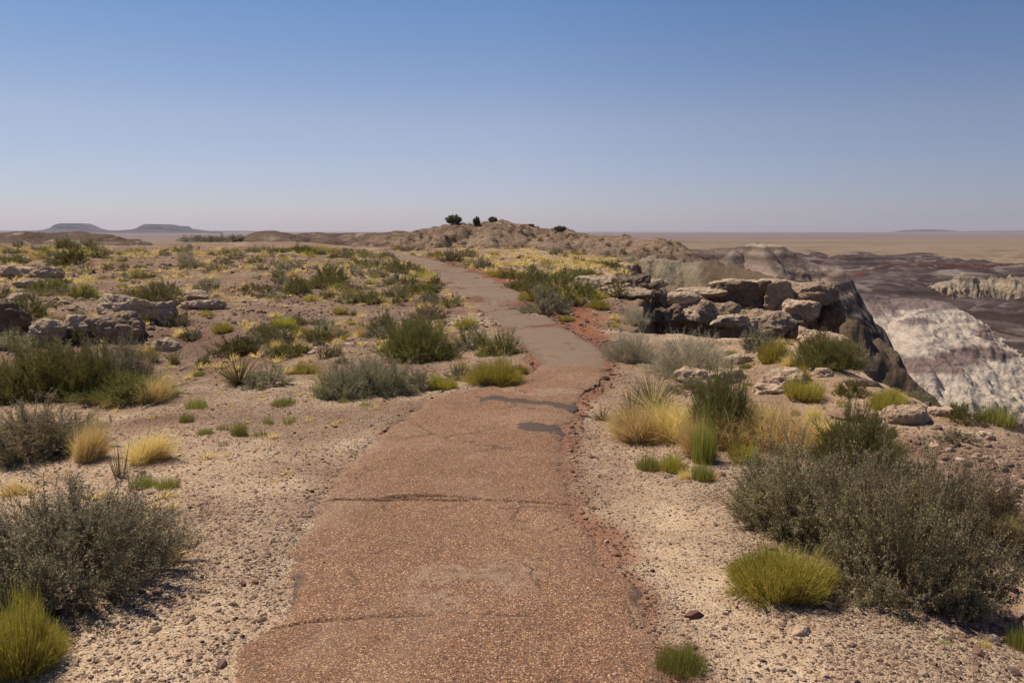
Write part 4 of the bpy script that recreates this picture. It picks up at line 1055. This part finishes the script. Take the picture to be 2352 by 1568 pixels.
_CACHE = {}
def proto(kind, detail, var):
    k = (kind, detail, var)
    if k not in _CACHE:
        parts = make(kind, detail, 7000 + 31 * var + 1000 * detail + sum(map(ord, kind)))
        if detail == 3 or kind == 'juniper':
            _CACHE[k] = [(nm, mesh_from(nm, V, F, False, [m], cols={'tone': A})) for nm, V, F, A, m in parts]
        else:
            Vs = []; Fs = []; As = []; Ms = []; o = 0
            for i, (nm, V, F, A, m) in enumerate(parts):
                Vs.append(V); Fs.append(F + o); As.append(A); Ms.append(np.full(len(F), i)); o += len(V)
            _CACHE[k] = [(kind, mesh_from(kind, np.concatenate(Vs), np.concatenate(Fs), False, [p[4] for p in parts], np.concatenate(Ms), {'tone': np.concatenate(As)}))]
    return _CACHE[k]
NAMES = {'sage': ('sagebrush', 'shrub'), 'sageb': ('brown_shrub', 'shrub'), 'green': ('desert_shrub', 'shrub'), 'airy': ('twiggy_shrub', 'shrub'), 'broom': ('broom_shrub', 'shrub'),
         'sprout': ('green_tuft', 'plant tuft'), 'dry': ('dry_grass_tuft', 'grass tuft'), 'yucca': ('yucca', 'yucca'), 'reed': ('stiff_leaved_plant', 'plant'), 'mat': ('ground_hugging_plant', 'plant'), 'juniper': ('juniper_tree', 'juniper')}
PR = random.Random(77)
VARS = {3: 2, 2: 4, 1: 5}
_cnt = {}
PLANTED = []
def plant_at(x, y, z, w, h, kind, detail, label, group=None, dep=None, rot=None, var=None, lean=0):
    nm, ct = NAMES[kind]
    v = _cnt.get((kind, detail), 0); _cnt[(kind, detail)] = v + 1
    v = (v % VARS[detail]) if var is None else var
    pr = proto(kind, detail, v)
    rot = PR.uniform(0, 6.28) if rot is None else rot
    sc = (w / 2, (dep or w) / 2, h)
    rr_ = (PR.uniform(-.04, .04), PR.uniform(-.04, .04) + lean, rot)
    PLANTED.append((x, y, w / 2))
    if len(pr) == 1:
        return obj(nm, pr[0][1], loc=(x, y, z), rot=rr_, scale=sc, label=label, cat=ct, group=group)
    e = obj(nm, None, loc=(x, y, z), rot=rr_, scale=sc, label=label, cat=ct, group=group)
    e.empty_display_size = .1
    for pn, me in pr: obj(pn, me, parent=e)
    return e
def plant(px, yb, w, yt, kind, label, detail=None, group=None, dep=None, rot=None, var=None, D=None):
    g = hit(px, yb) if D is None else at(px, yb, D)
    if g is None: return
    r = w / 2 / FPX * np.hypot(g[0], g[1]); f = unit(g[:2])
    k = .55 if D is None else 0
    cx, cy = g[0] + f[0] * r * k, g[1] + f[1] * r * k
    cz = H(cx, cy)[0]
    if D is None and cz < g[2] - .3: cx, cy, cz = g[0], g[1], g[2]
    ww = w / FPX * (cy * CP + .2)
    d = ray(px, yt); zt = EYE + d[2] * cy / d[1]
    hh = max(zt - cz, ww * .22)
    if kind in ('sage', 'sageb', 'green', 'airy') and w >= 200: hh *= .86; ww *= .95
    if detail is None: detail = 3 if w >= 200 else (2 if w >= 42 else 1)
    return plant_at(cx, cy, cz - .015, ww, hh, kind, detail, label, group, dep and dep * ww, rot, var)

# --- junipers on the hill
def juniper(px, yb, w, yt, label, D):
    p = at(px, yb, D); z = H(p[0], D)[0]
    ww = w / FPX * D; hh = at(px, yt, D)[2] - z
    e = obj('juniper_tree', None, loc=(p[0], D, z - .05), rot=(0, 0, PR.uniform(0, 6)), label=label, cat='juniper', group='junipers on the skyline hill')
    e.empty_display_size = .3
    v = _cnt.get('jj', 0); _cnt['jj'] = v + 1
    pr = dict(proto('juniper', 2, v % 3))
    a = obj('crown', pr['foliage'], parent=e, scale=(ww / 2, ww / 2, hh))
    obj('limbs', pr['stems'], parent=e, scale=(ww / 2, ww / 2, hh))
    n = 9; m = 7; V = []; 
    for k in range(m):
        t = k / (m - 1)
        for q in range(n):
            an = q / n * 6.283; rr2 = ww * (.055 * (1 - .6 * t) + .008 * math.sin(3 * an))
            V.append((rr2 * math.cos(an) + .05 * ww * t * t, rr2 * math.sin(an), -.15 + hh * .62 * t))
    F_ = [(k * n + q, k * n + (q + 1) % n, (k + 1) * n + (q + 1) % n, (k + 1) * n + q) for k in range(m - 1) for q in range(n)]
    obj('trunk', mesh_from('trunk', V, F_, True, [M_TWIG], cols={'tone': np.full((len(V), 3), .6)}), parent=e)
for j in [(1042, 515, 36, 495, 'largest dark juniper, leftmost on the hill crest', 99.5), (1095, 512, 17, 499, 'small juniper between the largest one and the double-crowned one', 99.5),
          (1132, 508, 20, 498, 'low double-crowned juniper nearest the top of the hill', 99.5), (1219, 520, 17, 514, 'flattened juniper low on the ridge right of the summit', 97.5),
          (1287, 531, 28, 519, 'broad squat juniper standing alone right of the summit', 95)]:
    juniper(*j)

# --- single plants, read off the photo: (x, foot row, width, top row, kind, label)
P = plant
P(150, 1385, 520, 1070, 'sage', 'large grey-green sagebrush filling the lower left, beside a dry grass tuft', var=0)
P(40, 1560, 240, 1360, 'broom', 'bright green broom bush in the bottom left corner', var=0)
P(80, 1060, 330, 920, 'sageb', 'dark brown-green sagebrush at the left edge above the large grey one', var=1)
P(218, 1062, 110, 950, 'dry', 'golden grass tuft on the right flank of the dark sagebrush', detail=3)
P(345, 1066, 140, 985, 'dry', 'straw-coloured grass tuft standing alone right of the dark sagebrush', detail=3)
P(275, 1098, 60, 1008, 'reed', 'stiff upright yellow-green leaves in front of the straw-coloured tuft')
P(299, 1128, 14, 1040, 'reed', 'single upright bundle of thin leaves above the large grey sagebrush')
P(330, 1122, 70, 1082, 'sprout', 'short green tuft beside the upright thin leaves on the left', detail=2)
P(385, 1124, 66, 1088, 'sprout', 'short green tuft at the right end of a low green row', detail=2)
P(395, 1290, 90, 1240, 'dry', 'flattened yellow grass at the right flank of the large grey sagebrush', detail=2)
P(25, 1140, 90, 1090, 'dry', 'yellow grass poking out of the top of the large grey sagebrush', detail=2)
P(395, 1170, 50, 1140, 'dry', 'sparse pale tuft on bare soil left of the path crack', detail=1)
P(85, 918, 230, 782, 'green', 'tall olive-green bush at the far left of the bush group', var=0)
P(190, 918, 200, 792, 'green', 'olive-brown bush in the middle of the left bush group', detail=3, var=1)
P(272, 895, 160, 782, 'sage', 'rounded grey-green sagebrush topping the left bush group', detail=3, var=1)
P(300, 925, 200, 850, 'green', 'low dark green bush in front of the rounded sagebrush', var=0)
P(370, 925, 110, 850, 'dry', 'wispy yellow-green grass at the right end of the left bush group', detail=3)
P(25, 915, 60, 850, 'airy', 'small pale shrub at the left edge below the olive-green bush', detail=2)
P(243, 938, 42, 905, 'dry', 'tiny golden tuft on the sand in front of the left bush group', detail=2)
P(450, 938, 60, 908, 'sprout', 'low green tuft trailing right from the left bush group', detail=2)
P(428, 970, 40, 940, 'sprout', 'low green tuft just below the trailing green tuft', detail=2)
P(550, 1002, 46, 958, 'sprout', 'upright green tuft, tallest of the row on the bare soil', detail=2)
P(597, 1004, 38, 978, 'sprout', 'small green tuft right of the tallest in the row')
P(515, 988, 40, 965, 'sprout', 'small green tuft left of the tallest in the row')
P(470, 998, 44, 976, 'sprout', 'leftmost small green tuft of the row on the bare soil')
P(617, 974, 32, 945, 'sprout', 'small green tuft above the row on the bare soil')
P(664, 974, 36, 945, 'sprout', 'small yellow-green tuft nearest the path in the row')
P(652, 932, 68, 906, 'sprout', 'wide low green tuft in the clearing below the grey shrubs', detail=2)
P(515, 1025, 34, 1008, 'sprout', 'flat sprig of green alone on the bare soil')
P(838, 933, 30, 915, 'sprout', 'green sprig near the bend of the path edge')
P(790, 925, 40, 908, 'sprout', 'faint green sprig below the long grey shrub')
P(550, 890, 128, 808, 'yucca', 'big spiky yucca with radiating leaves left of a grey shrub', detail=3)
P(352, 835, 60, 780, 'yucca', 'upright yucca left of its near twin above the bush group')
P(402, 838, 56, 785, 'yucca', 'upright yucca right of its near twin above the bush group')
P(620, 800, 60, 755, 'yucca', 'dark yucca partly behind a mixed bush on the slope')
P(618, 888, 100, 832, 'sage', 'grey shrub right beside the big spiky yucca', detail=2)
P(545, 812, 84, 770, 'green', 'dark green bush up the slope behind the big yucca')
P(655, 792, 60, 748, 'sageb', 'dark bush with yellow grass at its foot on the slope')
P(640, 805, 44, 775, 'dry', 'yellow grass clump at the foot of the dark slope bush', detail=2)
P(668, 824, 92, 782, 'green', 'spreading green bush below the dark slope bush')
P(742, 825, 30, 795, 'green', 'tiny bush right of the spreading green bush')
P(700, 858, 72, 828, 'broom', 'yellow-green low bush above the clearing')
P(665, 860, 44, 825, 'dry', 'pale grass behind the grey shrub by the yucca', detail=2)
P(740, 905, 60, 840, 'dry', 'reddish dry grass at the left end of the long grey shrub', detail=2)
P(800, 912, 150, 832, 'sage', 'left part of the long grey shrub row by the path', detail=3, var=0)
P(872, 905, 150, 823, 'sage', 'tallest grey shrub of the long row by the path', detail=3, var=1)
P(958, 900, 100, 842, 'sage', 'right-hand grey shrub of the long row by the path', detail=2)
P(758, 918, 60, 880, 'sage', 'low grey shrub at the left foot of the long row', detail=2)
P(958, 828, 176, 736, 'green', 'big rounded dark green bush on the slope left of the path bend', detail=3, var=1)
P(1022, 822, 60, 775, 'sageb', 'small brown shrub at the right foot of the big rounded bush')
P(1030, 800, 34, 768, 'dry', 'golden grass between the rounded bush and the path', detail=2)
P(925, 790, 50, 760, 'dry', 'golden grass growing through the big rounded bush', detail=2)
P(1082, 802, 100, 750, 'sage', 'grey shrub close to the left edge of the climbing path', detail=2)
P(1070, 756, 62, 722, 'broom', 'yellow-green shrub above the grey one by the climbing path')
P(1150, 815, 92, 765, 'green', 'brownish green bush at the inner side of the path bend')
P(1120, 810, 56, 780, 'dry', 'golden grass left of the bush at the path bend', detail=2)
P(1140, 884, 140, 818, 'broom', 'bright green bush at the inner corner of the path bend', detail=3, var=0)
P(1195, 860, 50, 828, 'broom', 'yellow-green grassy clump touching the path at the bend', detail=2)
P(1028, 894, 60, 857, 'broom', 'small upright green tuft left of the bright green bush', detail=2)
P(1057, 872, 62, 830, 'sage', 'small grey shrub behind the small upright green tuft')
P(1062, 850, 60, 818, 'dry', 'dry golden grass left of the bright green bush', detail=2)
P(1000, 895, 40, 850, 'broom', 'green tuft at the right end of the long grey row', detail=2)
# slope left of the path, farther up
for a in [(795, 780, 28, 757, 'broom', 'round yellow-green tuft alone on the pale clearing'), (782, 722, 42, 700, 'broom', 'yellow-green tuft above the pale clearing'), (832, 756, 30, 736, 'sage', 'tiny grey shrub on the pale clearing'),
          (785, 836, 32, 808, 'sageb', 'small brown shrub above the tall grey row'), (758, 804, 26, 796, 'sage', 'flat dark shrub low on the stony clearing'), (735, 745, 60, 733, 'sageb', 'dead brown scrub lying across the pale clearing'),
          (800, 698, 66, 668, 'sageb', 'left of two joined bushes in mid slope'), (848, 698, 66, 668, 'green', 'right of two joined bushes in mid slope'),
          (686, 674, 54, 638, 'green', 'rounded dark bush in mid slope left of the joined bushes'), (910, 682, 62, 648, 'sageb', 'brownish bush left of the path in mid slope'),
          (975, 672, 84, 648, 'green', 'wide low bush near the climbing path'), (985, 702, 62, 670, 'sage', 'grey bush below the wide low bush'), (985, 732, 82, 695, 'sageb', 'dark bush with yellow grass near the path edge'),
          (970, 705, 50, 690, 'dry', 'yellow grass beside the grey bush near the path'), (918, 628, 80, 600, 'green', 'dome-shaped green bush close left of the upper path'), (865, 614, 66, 592, 'sageb', 'dark elongated bush below the upper path'),
          (757, 648, 66, 605, 'green', 'tall loose bush in mid slope'), (745, 660, 84, 632, 'green', 'low green belt under the tall loose bush'), (898, 655, 44, 636, 'sage', 'grey tuft of shrub between two green bushes'),
          (430, 612, 46, 568, 'airy', 'tall airy twiggy bush standing out on the left slope'), (165, 606, 62, 566, 'green', 'tall ragged bush on the far left slope'), (36, 608, 48, 584, 'green', 'dark green bush at the far left above the ledges'),
          (150, 574, 46, 546, 'green', 'dark bush on the left skyline'), (200, 570, 34, 550, 'green', 'smaller bush beside the dark one on the left skyline'), (445, 556, 66, 542, 'green', 'dark bush on the skyline left of centre'),
          (500, 556, 70, 540, 'green', 'second dark bush on the skyline left of centre'), (545, 552, 50, 541, 'sage', 'grey bush at the right end of the skyline pair'), (60, 735, 90, 680, 'green', 'dark bush growing over the boulders at the left edge'),
          (180, 727, 40, 706, 'sage', 'small dark shrub on top of the rounded boulder'), (125, 745, 30, 722, 'sageb', 'dark sprig between two left boulders'), (360, 690, 80, 655, 'green', 'dark bush behind the large flat boulder'), (395, 700, 56, 675, 'sageb', 'black-green bush behind the squarish boulder'),
          (60, 690, 60, 665, 'sage', 'grey bush beside the small pale ledge'), (110, 672, 90, 640, 'green', 'long grey-green bush sweeping down from the left ledges'), (190, 680, 60, 648, 'broom', 'yellow-green bush in the upper left slope'),
          (30, 805, 100, 760, 'sage', 'grey bush at the left edge above the olive group'), (690, 582, 56, 560, 'green', 'bush on the rise left of the far path'), (735, 580, 60, 560, 'broom', 'yellowish bush beside the far path'),
          (490, 820, 40, 790, 'sageb', 'small brown bush behind the two yuccas'), (440, 780, 50, 750, 'sageb', 'brown bush on the stony slope right of the boulders'), (600, 770, 60, 745, 'sageb', 'brown shrub above the dark yucca')]:
    P(*a)
# --- right side
P(1448, 832, 118, 764, 'airy', 'olive-grey bush right of the path bend', detail=3, var=0)
P(1592, 868, 200, 758, 'airy', 'large pale twiggy bush in the middle of the right bench', detail=3, var=1)
P(1500, 952, 150, 845, 'yucca', 'tallest spiky yucca rising behind the golden grass', detail=3)
P(1450, 962, 80, 872, 'yucca', 'narrow upright yucca left of the tallest one', detail=2)
P(1383, 968, 74, 918, 'yucca', 'small yucca nearest the broken path edge', detail=2)
P(1470, 1025, 190, 925, 'dry', 'golden grass tuft, leftmost of the right-hand grasses', detail=3)
P(1555, 1012, 220, 900, 'dry', 'tall golden grass behind the leftmost tuft', detail=3)
P(1600, 1055, 120, 950, 'dry', 'golden grass below the dark leaning shrub', detail=3)
P(1800, 1040, 270, 915, 'dry', 'broad mound of golden grass behind the great bush', detail=3)
P(1735, 1020, 150, 925, 'dry', 'golden grass filling the gap left of the broad mound', detail=3)
P(1880, 1030, 140, 945, 'dry', 'golden grass at the right end of the broad mound', detail=3)
P(1650, 1035, 170, 945, 'dry', 'golden grass under the tall brown-green shrub', detail=3)
P(1425, 1000, 90, 930, 'dry', 'low golden grass nearest the small yucca', detail=2)
P(1700, 975, 150, 905, 'dry', 'golden grass behind the tall brown-green shrub', detail=3)
P(1655, 1015, 140, 862, 'green', 'tall brown-green shrub between two golden grasses', detail=3, var=0)
P(1615, 1065, 70, 940, 'sprout', 'tall thin green stems in front of the brown-green shrub', detail=2)
P(1600, 905, 120, 862, 'sageb', 'brown twiggy shrub on the long pale slab')
P(1690, 1000, 60, 900, 'green', 'dark green shrub left of the golden mound')
P(1488, 1082, 62, 1030, 'sprout', 'short green tuft left end of the low tuft row on the right', detail=2)
P(1545, 1085, 70, 1032, 'broom', 'short yellow-green tuft in the low row on the right', detail=2)
P(1612, 1105, 60, 1048, 'sprout', 'green tuft at the right end of the low row', detail=2)
P(1575, 1100, 50, 1060, 'dry', 'straw tuft between the low green tufts', detail=2)
P(1712, 1065, 90, 1000, 'broom', 'dark green tuft under the golden mound', detail=2)
P(1845, 922, 100, 855, 'broom', 'yellow-green bush beside the reddish boulder', detail=2)
P(1895, 845, 140, 772, 'green', 'dark green bush in front of the orange slab on the rim', detail=3, var=1)
P(1965, 848, 76, 792, 'airy', 'pale twiggy bush right of the dark rim bush')
P(1775, 835, 80, 762, 'broom', 'yellow-green grassy bush behind the rim', detail=2)
P(1745, 805, 90, 752, 'sage', 'grey bush at the rim behind the yellow-green one')
P(1810, 850, 60, 800, 'dry', 'golden grass at the foot of the dark rim bush', detail=2)
P(1835, 880, 60, 830, 'broom', 'small bush between rim bush and reddish boulder', detail=2)
P(2040, 942, 96, 884, 'broom', 'bright yellow-green bush among the peach rocks', detail=3, var=1)
P(2112, 928, 56, 893, 'sage', 'grey shrub right behind the bright yellow-green bush')
P(1960, 912, 64, 868, 'green', 'sparse green shrub in the open sand of the bench')
P(2215, 972, 90, 925, 'green', 'left green shrub on the brink at the right')
P(2290, 978, 90, 915, 'sprout', 'right green shrub on the brink at the right', detail=2)
P(1960, 1080, 170, 942, 'green', 'upright twiggy green shrub rising behind the great bush', detail=3, var=0)
P(2200, 1020, 90, 985, 'sageb', 'low thin shrub behind the great bush')
P(1840, 1235, 380, 1010, 'sageb', 'left part of the great grey-brown bush on the right', var=0)
P(2085, 1385, 420, 1010, 'sageb', 'tallest main part of the great grey-brown bush', var=1)
P(2235, 1245, 230, 1060, 'sageb', 'right part of the great grey-brown bush', var=0)
P(1990, 1290, 300, 1015, 'sageb', 'middle of the great grey-brown bush, under its highest twigs', var=0)
P(2300, 1270, 100, 1170, 'dry', 'tangled dry grass at the right edge by the great bush', detail=3)
P(1785, 1382, 264, 1232, 'broom', 'vivid yellow-green broom bush in front of the great bush', var=1)
P(1900, 1398, 70, 1345, 'sageb', 'small dead brown shrub beside the vivid broom bush')
P(1560, 1548, 132, 1468, 'sprout', 'green tuft touching the path edge at the bottom', detail=3)
P(2345, 1495, 70, 1425, 'sprout', 'green sprig in the bottom right at the edge of the view', detail=2)
P(2262, 1488, 40, 1448, 'dry', 'straw-like tuft in the sandy gully at the lower right', detail=1)
for i, (px, py, w) in enumerate([(1605, 1396, 36), (1830, 1430, 34), (1888, 1505, 44), (1952, 1487, 36), (2010, 1492, 34), (2160, 1485, 76), (1880, 1418, 44), (2082, 1502, 26), (1560, 1252, 28), (1930, 1540, 28)]):
    P(px, py, w, py - 10, 'mat', 'tiny green rosette hugging the gravel in the lower right', detail=2, group='tiny green rosettes in the gravel')
# right-hand verge of the climbing path
for a in [(1250, 717, 112, 655, 'sage', 'largest grey bush beside the red gravel verge'), (1278, 712, 60, 668, 'sageb', 'brown side of the largest bush by the red gravel'), (1195, 668, 84, 640, 'green', 'green bush above the largest verge bush'),
          (1175, 640, 70, 618, 'green', 'green belt bush beside the upper verge'), (1112, 618, 42, 590, 'sage', 'round grey bush on the upper verge'), (1140, 636, 50, 612, 'broom', 'yellow-green bush between two verge bushes'),
          (1308, 664, 96, 622, 'green', 'dark green bush toward the cliff side'), (1240, 660, 90, 625, 'green', 'grey-green bush in the middle of the verge belt'), (1300, 740, 48, 720, 'broom', 'bright green tuft on the red gravel'),
          (1412, 752, 34, 732, 'broom', 'green tuft by the gully head'), (1410, 735, 34, 712, 'dry', 'dry tuft by the gully head'), (1460, 748, 66, 702, 'airy', 'pale reedy bush at the brink of the gully'),
          (1320, 700, 60, 672, 'broom', 'yellow bush right of the largest verge bush'), (1375, 712, 60, 682, 'broom', 'yellowish bush near the cliff top'), (1280, 586, 46, 568, 'sageb', 'dark round bush in the yellow grass flat'),
          (1040, 600, 54, 572, 'sageb', 'dark bush, nearer of two beside the upper path'), (1065, 592, 50, 570, 'sageb', 'dark bush, farther of two beside the upper path'), (1090, 612, 60, 592, 'sage', 'grey bush right of the two dark ones'),
          (1000, 588, 40, 574, 'sage', 'small grey bush by the upper path'), (1210, 690, 50, 660, 'broom', 'green bush at the foot of the verge belt'), (1345, 640, 60, 612, 'green', 'bush on the pale rock above the cliff'),
          (1400, 618, 50, 598, 'green', 'dark bush on the rim of the gully'), (1565, 690, 30, 680, 'sageb', 'small dark shrub on the cliff slope'), (1095, 640, 20, 634, 'sprout', 'green sprig on the red gravel'),
          (1640, 745, 70, 722, 'sageb', 'brown shrub at the cliff foot'), (1585, 748, 50, 728, 'broom', 'greenish shrub at the cliff foot'), (1725, 765, 60, 735, 'sageb', 'thin brown shrub below the low rounded cliff boulder'),
          (1370, 670, 50, 650, 'green', 'shrub among the pale rocks by the cliff top')]:
    P(*a)

# --- plants dotted over the slopes
KW = {'dry': 'golden grass tuft', 'broom': 'yellow-green shrub', 'sage': 'grey-green shrub', 'sageb': 'brownish shrub', 'green': 'dark green shrub', 'sprout': 'green sprout', 'airy': 'twiggy shrub'}
def where(x, y):
    px = 1176 + FPX * x / (y * CP + .2); r = math.hypot(x, y)
    if px < 1180 - (20 - min(r, 60)) * 0 and x < .5:
        col = ['at the left edge', 'over the left boulders', 'right of the left boulders', 'left of mid slope', 'in mid slope', 'near the path'][int(np.clip(px // 185, 0, 5))]
        row = 'low' if r < 16 else 'lower half' if r < 21 else 'middle height' if r < 29 else 'upper half' if r < 40 else 'high up' if r < 52 else 'on the skyline'
        return 'on left slope, ' + row + ', ' + col
    col = 'beside the upper path' if px < 1180 else 'under the juniper hill' if px < 1320 else 'toward the cliff rim'
    row = 'nearer part' if r < 28 else 'middle part' if r < 42 else 'farther part'
    return 'on yellow flat, ' + row + ', ' + col
def scatter(n, region, kinds, smin, smax, dens=None, hk=1.0, wfun=where, tries=40):
    k = 0; t = 0
    while k < n and t < n * tries:
        t += 1
        x, y = region()
        if any((x - a) ** 2 + (y - b) ** 2 < (r * .8) ** 2 for a, b, r in PLANTED): continue
        if dens is not None and PR.random() > dens(x, y): continue
        if poly_sd(np.array([x]), np.array([y]), PATH_POLY)[0] < .25: continue
        if poly_sd(np.array([x]), np.array([y]), EDGE)[0] > -.3: continue
        kd = PR.choices([q[0] for q in kinds], [q[1] for q in kinds])[0]
        s_ = smin + (smax - smin) * PR.random() ** 1.9
        if kd == 'dry': s_ *= .8
        ar = {'dry': .62, 'broom': .55, 'sage': .55, 'sageb': .55, 'green': .52, 'sprout': .5, 'airy': .8, 'mat': .2}[kd] * PR.uniform(.75, 1.2) * hk
        z = H(x, y)[0]; wh = wfun(x, y)
        sz = 'small' if s_ < smin + .35 * (smax - smin) else 'larger'
        plant_at(x, y, z - .01, s_, s_ * ar, kd, 1 if math.hypot(x, y) > 16 else 2, sz + ' ' + KW[kd] + ' ' + wh, sz + ' ' + KW[kd] + 's ' + wh)
        k += 1
def polar(r0, r1, a0, a1, p=1.0):
    def f():
        r = r0 + (r1 - r0) * PR.random() ** p; a = math.radians(PR.uniform(a0, a1)); return r * math.sin(a), r * math.cos(a)
    return f
patchy = lambda x, y: float(np.clip(.50 + 1.5 * fbm2(np.array([x / 3.2]), np.array([y / 3.2]), 909, 3)[0], .10, 1))
KS = [('dry', 2.0), ('sage', 1.4), ('sageb', 1.5), ('green', 1.6), ('broom', 1.2)]
scatter(210, polar(13, 27, -37, -3, 1.2), KS, .16, .55, patchy)
scatter(150, polar(20, 46, -33.5, -3), [('sage', 1.2), ('sageb', 1.3), ('green', 1.3), ('broom', 1)], .22, .62, patchy, .85)
scatter(225, polar(26, 46, -36, -4), KS, .28, .82, patchy, .85)
scatter(230, polar(44, 63, -33.5, -6), KS, .40, 1.2, None, .7)
scatter(90, polar(32, 58, -3, 9.5), [('dry', 4), ('broom', 2.5), ('sage', 1), ('green', .8)], .3, .9, None, .75)
scatter(60, polar(17, 32, 1.5, 9), [('dry', 1.5), ('broom', 1.5), ('sage', 1), ('green', 2)], .25, .8, patchy)
scatter(20, polar(9, 13, -30, -2), [('dry', 2), ('sprout', 1.5), ('sageb', .5)], .10, .24, None, 1, lambda x, y: 'in the clearing below the left slope' + (', leftward' if x < -3 else ', toward the path'))
scatter(30, polar(6.5, 11.5, 14, 27), [('dry', 2), ('sprout', 2), ('sageb', 1)], .10, .26, None, 1, lambda x, y: 'among rocks of the right bench' + (', nearer half' if y < 8.5 else ', farther half'))

# --- countless thin grass on the slope, as one mass
def grass_mass(n, region, smin, smax, label, nb=46, den=None, hk=.7):
    Vs = []; Fs = []; As = []; o = 0; pts = []
    while len(pts) < n:
        q = region()
        if den is None or PR.random() < den(*q): pts.append(q)
    pts = np.array(pts)
    ok = (poly_sd(pts[:, 0], pts[:, 1], PATH_POLY) > .12) & (poly_sd(pts[:, 0], pts[:, 1], EDGE) < -.15)
    pts = pts[ok]; z = H(pts[:, 0], pts[:, 1])
    for i, (x, y) in enumerate(pts):
        s_ = (smin + (smax - smin) * PR.random() ** 2) / 2
        g = Geo(); th = rng.uniform(0, 6.283, nb); r_ = rng.random(nb)
        b0 = np.stack([np.cos(th) * r_ * .5, np.sin(th) * r_ * .5, np.full(nb, -.03)], 1)
        tip = np.stack([np.cos(th) * r_ * 1.35 + .15, np.sin(th) * r_ * 1.35, rng.uniform(.4, 1, nb) * (1.1 - .6 * r_)], 1)
        md = (b0 + tip) / 2 + [0, 0, .12]
        B_ = bez(b0, md, tip, 3) * np.array([s_, s_, s_ * hk * 1.0]) + np.array([x, y, z[i]])
        g.curve(B_, np.full(nb, .085 * s_), np.stack([rng.random(nb), np.ones(nb), rng.random(nb) * .6], 1))
        V_, F_, A_ = g.get(); Vs.append(V_); Fs.append(F_ + o); As.append(A_); o += len(V_)
    obj('grass', mesh_from('grass', np.concatenate(Vs), np.concatenate(Fs), False, [M_DRY], cols={'tone': np.concatenate(As)}), label=label, cat='grass', kind='stuff')
grass_mass(650, polar(12, 28, -42, -1, 1.1), .08, .38, 'thin golden grass strewn over the lower left slope', den=patchy)
grass_mass(1050, polar(27, 63, -42, -4), .18, .62, 'thin golden grass strewn over the upper left slope', nb=34)
grass_mass(520, polar(30, 60, -4, 9.5), .25, .8, 'yellow grass covering the flat under the juniper hill', nb=34)
grass_mass(120, polar(5, 13, 12, 28), .06, .2, 'wisps of dry grass between the rocks of the right bench')
grass_mass(60, polar(4.5, 10, -33, -8), .05, .16, 'wisps of dry grass on the bare soil left of the path')

# shrubs on the hill beyond
def hlab(px, py):
    a = ['left shoulder', 'flank under the junipers', 'middle', 'right shoulder', 'right end'][int(np.clip((px - 930) // 126, 0, 4))]
    b = 'near the crest' if py < 540 else 'halfway up' if py < 562 else 'near the foot'
    t = a + ' of the juniper hill, ' + b
    return 'tiny dark shrub on the ' + t, 'tiny shrubs on the ' + t
k = 0
while k < 85:
    px = PR.uniform(930, 1560); py = PR.uniform(515, 592)
    g = hit(px, py)
    if g is None or not 66 < g[1] < 104: k += 0.2; continue
    s_ = PR.uniform(.2, .65)
    plant_at(g[0], g[1], g[2] - .03, s_, s_ * .6, 'sageb' if PR.random() < .7 else 'green', 1, *hlab(px, py)); k += 1

# --- fallen branches
def fallen(pts, rad, mat, label):
    P_ = []
    for px, py, lift in pts:
        g = hit(px, py); P_.append([g[0], g[1], g[2] + lift])
    P_ = np.array(P_); t = np.linspace(0, 1, 26); ts = np.linspace(0, 1, len(P_))
    cc = np.stack([np.interp(t, ts, P_[:, i]) for i in range(3)], 1); L = np.linalg.norm(P_[-1] - P_[0])
    cc += np.stack([fbm2(t * 4, t * 0 + i, 950 + i, 3) for i in range(3)], 1) * L * [.05, .05, .012]
    T = np.gradient(cc, axis=0); T = unit(T); A_ = unit(np.cross(T, [0, 0, 1.])); B_ = np.cross(A_, T)
    R_ = rad * (1 - .7 * t)[:, None, None]; an = np.linspace(0, 6.283, 7)[:-1]
    V = cc[:, None] + R_ * (np.cos(an)[None, :, None] * A_[:, None] + np.sin(an)[None, :, None] * B_[:, None])
    F_ = [(k * 6 + q, k * 6 + (q + 1) % 6, (k + 1) * 6 + (q + 1) % 6, (k + 1) * 6 + q) for k in range(25) for q in range(6)]
    obj('dead_branch', mesh_from('dead_branch', V.reshape(-1, 3), F_, True, [mat], cols={'tone': np.full((26 * 6, 3), .5)}), label=label, cat='branch')
fallen([(411, 852, .02), (450, 841, .03), (492, 845, .01)], .012, M_TWIG, 'dark crooked dead branch on the sand left of the big yucca')
fallen([(325, 941, .01), (350, 932, .02), (381, 918, .03)], .006, M_PTWIG, 'thin pale stick on the sand in front of the left bush group')
fallen([(40, 925, .01), (75, 918, .03), (125, 914, .02)], .008, M_PTWIG, 'bleached stick under the olive-green bush at the far left')
fallen([(1857, 852, .02), (1868, 842, .06), (1888, 830, .12)], .008, M_PTWIG, 'pale broken stick poking from the sand on the right bench')

# ------------------------------------------------------------------ haze
s = N('haze_air')
pv = s.n('VolumePrincipled')
pv.inputs['Color'].default_value = (.76, .77, .95, 1); pv.inputs['Density'].default_value = 3.8e-5; pv.inputs['Anisotropy'].default_value = 0.2
s.l(pv.outputs[0], s.out.inputs['Volume'])
hx = 16800
Vb = [(x, y, z) for z in (-48, 130) for y in (-hx, hx) for x in (-hx, hx)]
Fb = [(0, 2, 3, 1), (4, 5, 7, 6), (0, 1, 5, 4), (2, 6, 7, 3), (0, 4, 6, 2), (1, 3, 7, 5)]
obj('haze', mesh_from('haze', Vb, Fb, False, [s.m]), kind='stuff', label='thin pale haze over the plain and far hills', cat='haze')
